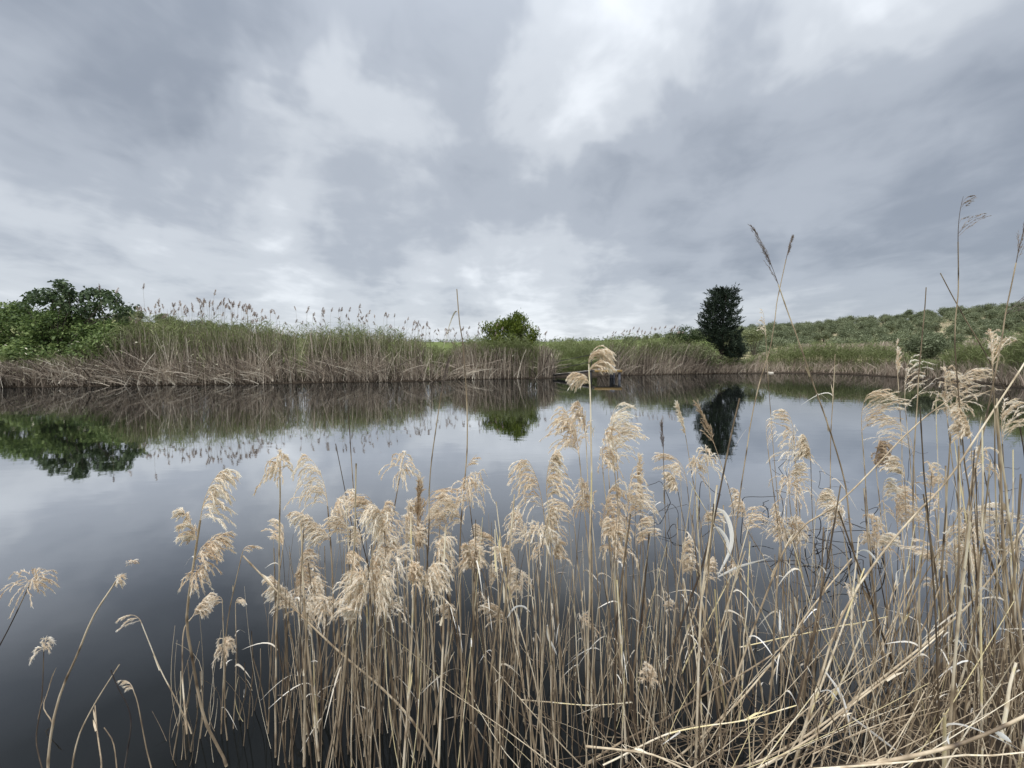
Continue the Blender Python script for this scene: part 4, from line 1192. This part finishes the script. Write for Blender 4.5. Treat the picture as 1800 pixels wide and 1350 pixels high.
reed([(1205, 1240), (1195, 1150), (1184, 1075)], 'tuft', 50, -1, 2.2, 'low reed with a ragged small tuft below the drooping cream plume')
reed([(1150, 1340), (1143, 1280), (1138, 1200)], 'dense', 48, 1, 2.6, 'low reed with a shredded pale brush hanging close to the bottom edge')
reed([(1225, 1120), (1190, 1010), (1130, 900)], 'open', 45, 1, 2.2, 'reed with small curled plume leaning over the outer side of the clump')
reed([(1120, 1300), (1170, 1180), (1235, 985), (1268, 840), (1300, 700)], None, label='long dark bare reed slanting up past the cypress reflection, white curled leaf on it', r=4.0, tint=.22, dtip=.1,
     leaves=(([(1250, 893), (1272, 900), (1285, 930), (1284, 965), (1262, 1012)], 9), ([(1250, 930), (1262, 928), (1278, 950), (1280, 975)], 7.5), ([(1262, 1014), (1300, 996), (1345, 983), (1356, 976)], 7)))
reed([(1260, 1180), (1290, 950), (1325, 720), (1358, 590), (1362, 545), (1382, 455)], 'dark', 40, 1, 2.8, 'long thin slanting reed crossing the shore beside the cypress with a wispy tip', pmat='dark_plume', tint=.4, dtip=.05, n=22)
reed([(1560, 1180), (1505, 990), (1480, 840), (1428, 675), (1392, 570), (1368, 500)], 'dark', 112, -1, 3.5, 'tall thick reed with dark closed brush leaning against the sky beside the cypress', pmat='dark_plume', tint=.5, dtip=0, n=24)
reed([(1390, 1140), (1370, 900), (1353, 700), (1346, 590)], 'sparse', 48, -1, 2.0, 'thin reed with faint wisp standing over the shore past the cypress', tint=.45)
# ---- the loose stand on the grove side
for (b, a, k, L, s, pm, lab) in (
    ((1410, 1120), (1398, 805), 'umbrella', 88, -1, 'plume', 'reed with soft golden nodding plume over bright water past the cypress reflection'),
    ((1400, 1130), (1395, 765), 'open', 60, -1, 'plume', 'reed with thin curls above the soft golden nodding plume'),
    ((1400, 1150), (1388, 880), 'umbrella', 95, 1, 'plume', 'reed with wide ragged plume below the soft golden nodding one'),
    ((1390, 1160), (1378, 950), 'tassel', 70, -1, 'plume', 'reed with flattened plume blowing towards the cypress reflection'),
    ((1425, 1170), (1402, 965), 'dense', 82, 1, 'plume', 'reed with hanging tan tassel beside the flattened plume'),
    ((1500, 1170), (1482, 930), 'dense', 75, -1, 'plume', 'reed with long closed hanging tassel alone over bright water'),
    ((1535, 1180), (1515, 760), 'open', 95, 1, 'plume', 'reed with swept pale plume pointing at the large grey green shrub'),
    ((1615, 1080), (1605, 800), 'open', 100, -1, 'plume', 'reed with drooping pale fan under the large grey green shrub'),
    ((1608, 1085), (1592, 722), 'open', 125, 1, 'plume', 'reed with big pale fan blown sideways across the large grey green shrub'),
    ((1590, 1090), (1578, 660), 'narrow', 64, 1, 'plume', 'reed with closed pale spike standing beside the large grey green shrub'),
    ((1690, 1120), (1682, 720), 'open', 115, 1, 'plume', 'reed with layered pale plume over the end of the large grey green shrub'),
    ((1700, 1130), (1665, 735), 'tassel', 105, 1, 'plume', 'reed with matted pale plume behind the layered one'),
    ((1560, 1170), (1540, 825), 'tassel', 56, 1, 'brown_plume', 'reed with small brown drooping plume below the diagonal bare stem'),
    ((1570, 1170), (1553, 885), 'open', 62, 1, 'plume', 'reed with loose tan plume under the small brown drooping one'),
    ((1660, 1160), (1640, 865), 'tassel', 60, 1, 'plume', 'reed with short arched plume above bright water at the shrub reflection'),
    ((1600, 1180), (1578, 930), 'tassel', 80, 1, 'plume', 'reed with tan fluffy plume over the black broken stems'),
    ((1565, 1180), (1540, 975), 'tassel', 78, 1, 'plume', 'reed with feathery plume low over the black broken stems'),
    ((1745, 1200), (1700, 960), 'open', 105, 1, 'plume', 'reed with wide grey plume streaming towards the picture edge'),
    ((1720, 1190), (1682, 1000), 'tassel', 70, 1, 'plume', 'reed with small matted plume beneath the wide grey streaming one'),
    ((1780, 1170), (1762, 780), 'open', 110, 1, 'plume', 'reed with swept plume near the picture edge over the shrub reflection'),
    ((1770, 1200), (1745, 660), 'open', 100, 1, 'plume', 'reed with high swept pale plume near the picture edge over the shore'),
    ((1800, 1220), (1730, 830), 'umbrella', 70, 1, 'plume', 'reed with blurred soft plume between the swept ones near the edge'),
    ((1520, 1190), (1500, 1075), 'open', 70, 1, 'plume', 'low reed with frayed spikes among fallen stems'),
    ((1385, 1170), (1350, 790), 'sparse', 60, 1, 'plume', 'thin reed with a few curved spikes over the shrub reflection'),
    ((1660, 1180), (1640, 1010), 'tuft', 60, 1, 'plume', 'low reed with faded tuft among the dense stems near the edge')):
    reed([b, ((b[0] * .5 + a[0] * .5) + 6, (b[1] * .5 + a[1] * .5)), a], k, L, s, 2.8, lab, pmat=pm)
reed([(1735, 1260), (1700, 900), (1678, 620), (1684, 520), (1684, 425)], 'sparse', 85, 1, 2.8, 'very tall dark reed with sparse one-sided brush high against the sky above the grove', pmat='dark_plume', smat='stem', tint=.4, dtip=0, n=22)
reed([(1830, 1120), (1800, 780), (1752, 660), (1695, 560), (1653, 480)], None, label='tall broken grey reed leaning away from the edge, bare tip against sky over grove', r=3.2, tint=.42, dtip=0, n=18)
reed([(1660, 1230), (1690, 950), (1730, 740), (1762, 580), (1786, 462)], 'dark', 85, 1, 3.3, 'very tall reed with closed brown brush against the sky at the picture edge', pmat='dark_plume', tint=.5, dtip=0, n=20, extra=(('sparse', 60, 1, .93),))
reed([(1590, 1180), (1602, 850), (1616, 680), (1628, 505)], None, label='thin tall bare reed standing upright before the large grey green shrub', r=3.0, tint=.42, dtip=0)
reed([(1690, 1080), (1692, 860), (1678, 740), (1650, 690)], None, label='yellowish bare reed crossing the layered plume', r=3.2, tint=.95)
reed([(1650, 1100), (1648, 850), (1645, 700)], None, label='yellow green straight bare reed beside the layered plume', r=2.6, tint=.95)
reed([(1470, 1120), (1464, 900), (1462, 770), (1468, 622)], None, label='pale upright bare reed over the shore in line with the grove foot', r=2.6, tint=.62, dtip=0)
reed([(1250, 1330), (1372, 977), (1480, 880), (1600, 755), (1672, 700)], None, label='long grey brown stem slanting up across bright water to the layered plume', r=3.4, tint=.4, dtip=.1)
reed([(1380, 1400), (1480, 1080), (1663, 847), (1735, 738), (1800, 640), (1830, 590)], None, label='thick bowed stem rising out of the picture edge past the high swept plume', r=3.6, tint=.5, dtip=.1)
# long bowed stems sweeping over the near litter
reed([(1040, 1390), (1300, 1349), (1393, 1314), (1497, 1246), (1580, 1179), (1689, 1080), (1777, 961), (1840, 860)], None, label='longest bowed pale stem sweeping up through the whole near thicket', r=4.0, tint=.68, depth=1.42, dtip=.15, n=24)
reed([(1060, 1420), (1200, 1320), (1340, 1180), (1420, 1075), (1497, 982)], None, label='straight grey stem slanting up in front of the black broken stems', r=3.6, tint=.48, depth=1.5, dtip=.2)
reed([(1240, 1400), (1420, 1300), (1560, 1196), (1660, 1108)], None, label='second long pale stem running under the longest bowed one', r=3.3, tint=.72, depth=1.36, dtip=.1)
reed([(900, 1420), (1130, 1290), (1330, 1170), (1450, 1080)], None, label='long slanting brown stem crossing the lower centre stems', r=3.6, tint=.36, depth=1.5, dtip=.2)
reed([(1300, 1138), (1430, 1112), (1560, 1084)], None, label='thin yellow white stem lying nearly level across the slanting ones', r=2.4, tint=1.0, depth=1.9, dtip=.05)
reed([(915, 1230), (1000, 1236), (1060, 1238), (1112, 1235)], None, label='short level yellow stem caught low between upright stems', r=2.2, tint=.95, depth=1.62, dtip=0)
reed([(1340, 1362), (1480, 1348), (1560, 1336), (1680, 1305), (1790, 1262), (1880, 1215)], None, label='thickest bleached stem lying along the bottom corner', r=5.6, tint=.6, depth=1.16, dtip=-.02, n=20,
     leaves=(([(1748, 1285), (1760, 1292), (1778, 1305)], 7, 1.15), ([(1668, 1308), (1666, 1296), (1672, 1284)], 4, 1.15)))
reed([(1430, 1352), (1600, 1345), (1750, 1328), (1860, 1318)], None, label='thin yellowish stem lying level below the thickest bleached one', r=2.8, tint=.7, depth=1.14, dtip=0)
reed([(1030, 1312), (1130, 1318), (1190, 1345), (1250, 1380)], None, label='bowed pale stem arching low at the bottom centre', r=3.4, tint=.75, depth=1.38, dtip=-.1)
reed([(1060, 1345), (1170, 1292), (1300, 1268), (1400, 1240)], None, label='yellowish fallen stem under the slanting grey ones at the bottom', r=2.8, tint=.92, depth=1.42, dtip=.05)
reed([(960, 1345), (940, 1200), (885, 1000), (870, 915)], None, label='pale thin stem leaning across the lower middle, bare to its tip', r=2.6, tint=.85, depth=1.55, dtip=.1)
reed([(985, 1400), (970, 1250), (968, 1150), (962, 1100)], None, label='upright flattened grey stem with a curled pale leaf near the bottom centre', r=4.0, tint=.6, depth=1.5, dtip=0,
     leaves=(([(962, 1098), (964, 1120), (974, 1140), (979, 1152)], 4.5),))
reed([(742, 1400), (730, 1340), (712, 1280), (706, 1252)], None, label='thin stem ending in a small white loop at the bottom of the middle clump', r=1.6, tint=1.0, depth=1.55, dtip=0,
     leaves=(([(706, 1252), (702, 1248), (707, 1246), (716, 1262), (722, 1272)], 2.2),))
reed([(1530, 1310), (1518, 1230), (1508, 1010)], None, label='upright reed with arched white leaf above the black broken stems', r=3.0, tint=.5,
     leaves=(([(1504, 978), (1512, 968), (1526, 969), (1540, 984), (1546, 992)], 4),))
reed([(1590, 1300), (1585, 1180), (1578, 1030)], None, label='upright reed with folded white leaf tip over bright water', r=2.6, tint=.55,
     leaves=(([(1577, 1030), (1576, 1008), (1583, 1001), (1590, 1002)], 4),))
reed([(1372, 1300), (1373, 1200), (1371, 1110)], None, label='upright reed with peeled white sheath at its broken tip', r=2.8, tint=.5,
     leaves=(([(1371, 1115), (1371, 1090), (1370, 1072)], 5),))
reed([(925, 1290), (906, 1180), (898, 1075)], None, label='reed with arched white leaf blade under the bell shaped tassel', r=2.6, tint=.5,
     leaves=(([(892, 1085), (905, 1068), (920, 1066), (932, 1076)], 5),))
reed([(1485, 1290), (1484, 1225), (1450, 1185)], None, label='low reed with forked pale dry leaves among the fallen stems', r=2.2, tint=.55, depth=1.5,
     leaves=(([(1452, 1182), (1475, 1215), (1488, 1250), (1496, 1300)], 4.5), ([(1440, 1216), (1458, 1214), (1474, 1232)], 3), ([(1490, 1255), (1530, 1285), (1590, 1330)], 4)))
reed([(1660, 1360), (1662, 1310), (1660, 1255)], None, label='short thick yellow stub standing in the near litter', r=5.5, tint=1.0, depth=1.3)
reed([(1760, 1300), (1770, 1220), (1786, 1165)], None, label='short orange yellow stub near the picture edge', r=5.5, tint=1.0, depth=1.3)

# ---- bare reeds of the thickets: the larger ones each an object
BARE = [
    (16, 480, 640, 1215, 1400, 880, 1080, 0, 26, 'bare reed in outer half of the middle clump', 'bare reeds of the middle clump, outer half'),
    (20, 640, 860, 1190, 1420, 880, 1090, 0, 30, 'bare reed below the middle clump plumes', 'bare reeds of the middle clump'),
    (22, 860, 1150, 1170, 1420, 860, 1060, 0, 34, 'bare reed in the clump below the jetty', 'bare reeds of the clump below the jetty'),
    (22, 1150, 1400, 1150, 1400, 850, 1080, 10, 60, 'bare reed beside the open bright water', 'bare reeds beside the open gap'),
    (24, 1400, 1640, 1150, 1400, 840, 1100, 20, 80, 'bare reed around the black broken stems', 'bare reeds around the broken stems'),
    (34, 1620, 1840, 1180, 1450, 700, 1040, 10, 60, 'bare reed in the picture edge thicket', 'bare reeds of the edge thicket')]
for (n, x0, x1, y0, y1, t0, t1, lean, sdv, lab, grp) in BARE:
    for k in range(n):
        bx = rng.uniform(x0, x1); by = rng.uniform(y0, y1); tx_ = bx + rng.normal(lean, sdv); ty_ = rng.uniform(t0, t1)
        mx_ = (bx + tx_) / 2 + rng.normal(0, 9)
        r_ = float(rng.choice([rng.uniform(1.7, 2.8), rng.uniform(2.6, 4.6)])); t_ = float(np.clip(rng.normal(.5, .26), .03, 1))
        lab_ = lab.split()                                   # bare <look> reed ...
        look = ('stout ' if r_ > 3.2 else 'slim ' if r_ < 2.3 else '') + ('dark brown' if t_ < .25 else 'grey brown' if t_ < .45 else 'straw coloured' if t_ < .7 else 'pale')
        tail = lab[lab.index('reed'):].replace(' without plume', '')
        hang = ', tip high' if ty_ < t0 + (t1 - t0) * .33 else ', broken short' if ty_ > t0 + (t1 - t0) * .75 else ''
        reed([(bx, by), (mx_, (by + ty_) / 2), (tx_, ty_)], None, label='bare ' + look + ' ' + tail + hang, group=grp, r=r_, tint=t_)
# small late plumes scattered through the clumps
for (n, x0, x1, y0, y1, t0, t1, lab, grp) in (
    (10, 500, 840, 1220, 1320, 960, 1110, 'small ragged plume on a thin reed half hidden inside the middle clump', 'half hidden small plumes of the middle clump'),
    (12, 860, 1160, 1200, 1320, 940, 1100, 'small ragged plume on a thin reed half hidden in the clump below the jetty', 'half hidden small plumes below the jetty'),
    (14, 1170, 1640, 1130, 1250, 800, 1060, 'small wispy plume on a thin reed scattered over the grey water', 'small wispy plumes over grey water'),
    (10, 1600, 1820, 1150, 1300, 760, 1020, 'small faded plume on a thin reed inside the thicket at the picture edge', 'small faded plumes of the edge thicket')):
    for k in range(n):
        bx = rng.uniform(x0, x1); by = rng.uniform(y0, y1); tx_ = bx + rng.normal(0, 25); ty_ = rng.uniform(t0, t1)
        reed([(bx, by), ((bx + tx_) / 2 + rng.normal(0, 6), (by + ty_) / 2), (tx_, ty_)], ['open', 'tuft', 'tassel', 'open', 'umbrella'][k % 5], rng.uniform(42, 70), rng.choice([-1, 1]), rng.uniform(1.6, 2.3), lab, grp)

# ---- black broken stems kinked over the water
for k in range(44):
    bx = rng.uniform(1110, 1830); by = rng.uniform(820, 1010) + (60 if bx < 1300 else 0)
    if rng.random() < .35: bx = rng.uniform(1340, 1560); by = rng.uniform(900, 1060)
    b = ground_at(bx, by)
    L1 = rng.uniform(.08, .30); a1 = rng.normal(0, .6); L2 = rng.uniform(.10, .40)
    p1 = b + np.array([math.sin(a1) * L1, rng.normal(0, .05), math.cos(a1) * L1])
    p2 = p1 + np.array([rng.choice([-1, 1]) * L2 * rng.uniform(.5, 1), rng.normal(0, .15), rng.uniform(-.6, .15) * L1])
    p2[2] = max(p2[2], .005)
    P = smooth_path([b - [0, 0, .08], b * .4 + p1 * .6 + rng.normal(size=3) * .012, p1, p1 * .8 + p2 * .2 + [0, 0, .008], p1 * .4 + p2 * .6 + rng.normal(size=3) * .014, p2], 18)
    root = empty('broken_reed', b)
    tag(root, 'black rotten reed stem broken and kinked over the grey water', 'reed', 'broken rotten reeds in the water')
    mb = MB(); mb.tubes(P[None], (rng.uniform(.0025, .0045) * np.linspace(1, .6, len(P)))[None], 5, np.array([rng.uniform(.1, .7)]))
    mb.build('stem', M['dark_stem'], root, b)

# ---- the rest of the stand, joined: thin stems nobody could count
def stand(mb, n, x0, x1, y0, y1, t0, t1, lean, sdv, r0, r1, tm=.36, ts=.26):
    K = 8
    bx = rng.uniform(x0, x1, n); by = rng.uniform(y0, y1, n); tx_ = bx + rng.normal(lean, sdv, n); ty_ = rng.uniform(t0, t1, n)
    P = np.zeros((n, K, 3))
    bow = rng.normal(0, 10, n)
    for i in range(n):
        b = ground_at(bx[i], by[i]); dt = rng.normal(0, .05) * b[1]
        t = at(tx_[i], ty_[i], b[1] + dt)
        f = np.linspace(0, 1, K)[:, None]
        P[i] = (b - [0, 0, .06]) * (1 - f) + t * f
        P[i, :, 0] += np.sin(f[:, 0] * math.pi) * bow[i] / FPX * b[1]
        P[i, :, 1] += np.sin(f[:, 0] * math.pi) * rng.normal(0, .04)
    mb.tubes(P, rng.uniform(r0, r1, n)[:, None] * np.linspace(1, .4, K)[None], 4, np.clip(rng.normal(tm, ts, n), 0, 1), False)
mb = MB()
stand(mb, 65, 480, 650, 1200, 1400, 900, 1180, 0, 28, .0010, .0022)
stand(mb, 99, 630, 880, 1180, 1430, 900, 1180, 0, 34, .0010, .0022)
stand(mb, 108, 860, 1180, 1150, 1440, 880, 1160, 0, 38, .0010, .0022)
stand(mb, 73, 1150, 1420, 1080, 1400, 880, 1180, 10, 60, .0009, .0021)
stand(mb, 82, 1380, 1660, 1080, 1420, 900, 1220, 20, 80, .0009, .0021)
stand(mb, 138, 1600, 1880, 1150, 1480, 820, 1200, 10, 60, .0010, .0024, .36)
stand(mb, 25, 300, 480, 1230, 1340, 1080, 1250, 0, 25, .0010, .0018, .35)
stand(mb, 34, 1000, 1500, 1330, 1480, 1080, 1260, 240, 220, .0014, .0034, .5, .28)
stand(mb, 39, 1500, 1850, 1330, 1500, 1000, 1250, 100, 160, .0014, .0036, .42, .28)
stand(mb, 34, 900, 1500, 1300, 1450, 1100, 1280, -60, 160, .0010, .0026, .5, .28)
o = mb.build('reed_thicket', M['stem'], None, (0, 0, 0), True); tag(o, 'thin tan reed stems filling the near stand between the larger reeds', None, None, 'stuff')
# fallen litter on the near bank and water edge
mb = MB(); n = 430; K = 6
X = rng.uniform(.25, 3.4, n); Y = .95 + rng.uniform(0, 1.1, n) * (0.55 + .35 * X / 3)
z0 = np.maximum(terrain(X, Y), 0) + .02 + .20 * rng.random(n) * np.clip((X - .1) / 1.2, 0.2, 1)
az = rng.normal(.5, .9, n); Ln = rng.uniform(.25, .9, n); tl = rng.normal(.12, .2, n)
f = np.linspace(-.5, .5, K)[None, :]
P = np.stack([X[:, None] + np.cos(az)[:, None] * f * Ln[:, None], Y[:, None] + np.sin(az)[:, None] * f * Ln[:, None],
              z0[:, None] + f * (Ln * tl)[:, None] - (f ** 2) * rng.uniform(0, .25, n)[:, None]], -1)
P[..., 2] = np.maximum(P[..., 2], .01)
mb.tubes(P, rng.uniform(.0011, .0029, n)[:, None] * np.linspace(1, .6, K)[None], 4, np.clip(rng.normal(.42, .28, n), 0, 1), False)
o = mb.build('fallen_reed_litter', M['stem'], None, (0, 0, 0), True); tag(o, 'fallen reed stems littering the near bank', None, None, 'stuff')

# fluff floating on the open water
c = ground_at(232, 988)
mb = MB(); n = 26
d = unit(rand_unit(n) * [1, .6, .35] + np.array([.5, .1, .1])); st = c + rng.normal(size=(n, 3)) * [.02, .008, .002] + [0, 0, .006]
mb.ribbons(np.stack([st, st + d * .02, st + d * .035 - [0, 0, .006]], 1), np.array([.0008, .003, .0006])[None] * np.ones((n, 1)), unit(np.cross(d, rand_unit(n))), rng.random(n))
o = mb.build('floating_fluff', M['plume'], None, tuple(c)); tag(o, 'small pale scrap of reed fluff floating alone on open dark water', 'fluff')

# bits of dead reed drifting among and beyond the stems
mb = MB(); n = 260
X = np.concatenate([rng.uniform(-1.2, 3.2, 190), rng.uniform(-7, 9, 70)]); Y = np.concatenate([rng.uniform(1.35, 3.6, 190), rng.uniform(3.5, 17, 70)])
k = pond_sd(X, Y) < -.05; X, Y = X[k], Y[k]; n = len(X)
az = rng.uniform(0, 6.28, n); L_ = rng.uniform(.006, .045, n)
d = np.stack([np.cos(az), np.sin(az), np.zeros(n)], -1); c = np.stack([X, Y, np.full(n, .003)], -1)
mb.ribbons(np.stack([c - d * L_[:, None], c + [0, 0, .002], c + d * L_[:, None]], 1), np.array([.0006, .0016, .0006])[None] * rng.uniform(.6, 1.6, n)[:, None], unit(np.cross(d, [0, 0, 1.0])), np.clip(rng.normal(.4, .3, n), 0, 1))
o = mb.build('floating_debris', M['litter']); tag(o, 'bits of dead reed drifting on the dark water among the stems', None, None, 'stuff')

# rough grass and old stems on the near bank beyond the stand
mb = MB(); n = 5200
X = rng.uniform(2.9, 16, n); Y = rng.uniform(-2, 7.5, n)
sd_ = pond_sd(X, Y); k = (sd_ > .12) & (np.hypot(X, Y) > 1.3); X, Y, sd_ = X[k], Y[k], sd_[k]; n = len(X)
P0 = np.stack([X, Y, terrain(X, Y) - .01], -1); h = rng.uniform(.08, .38, n)
mb.ribbons(curved(P0, h, h * .7 * rng.random(n), rng.uniform(0, 6.28, n), 4), np.array([.004, .0045, .003, .0006])[None] * np.ones((n, 1)), unit(rand_unit(n) * [1, 1, .1]), np.clip(rng.normal(.55, .25, n), 0, 1))
o = mb.build('bank_grass', M['grass']); tag(o, 'rough grass on the near bank beside the reed stand', None, None, 'stuff')
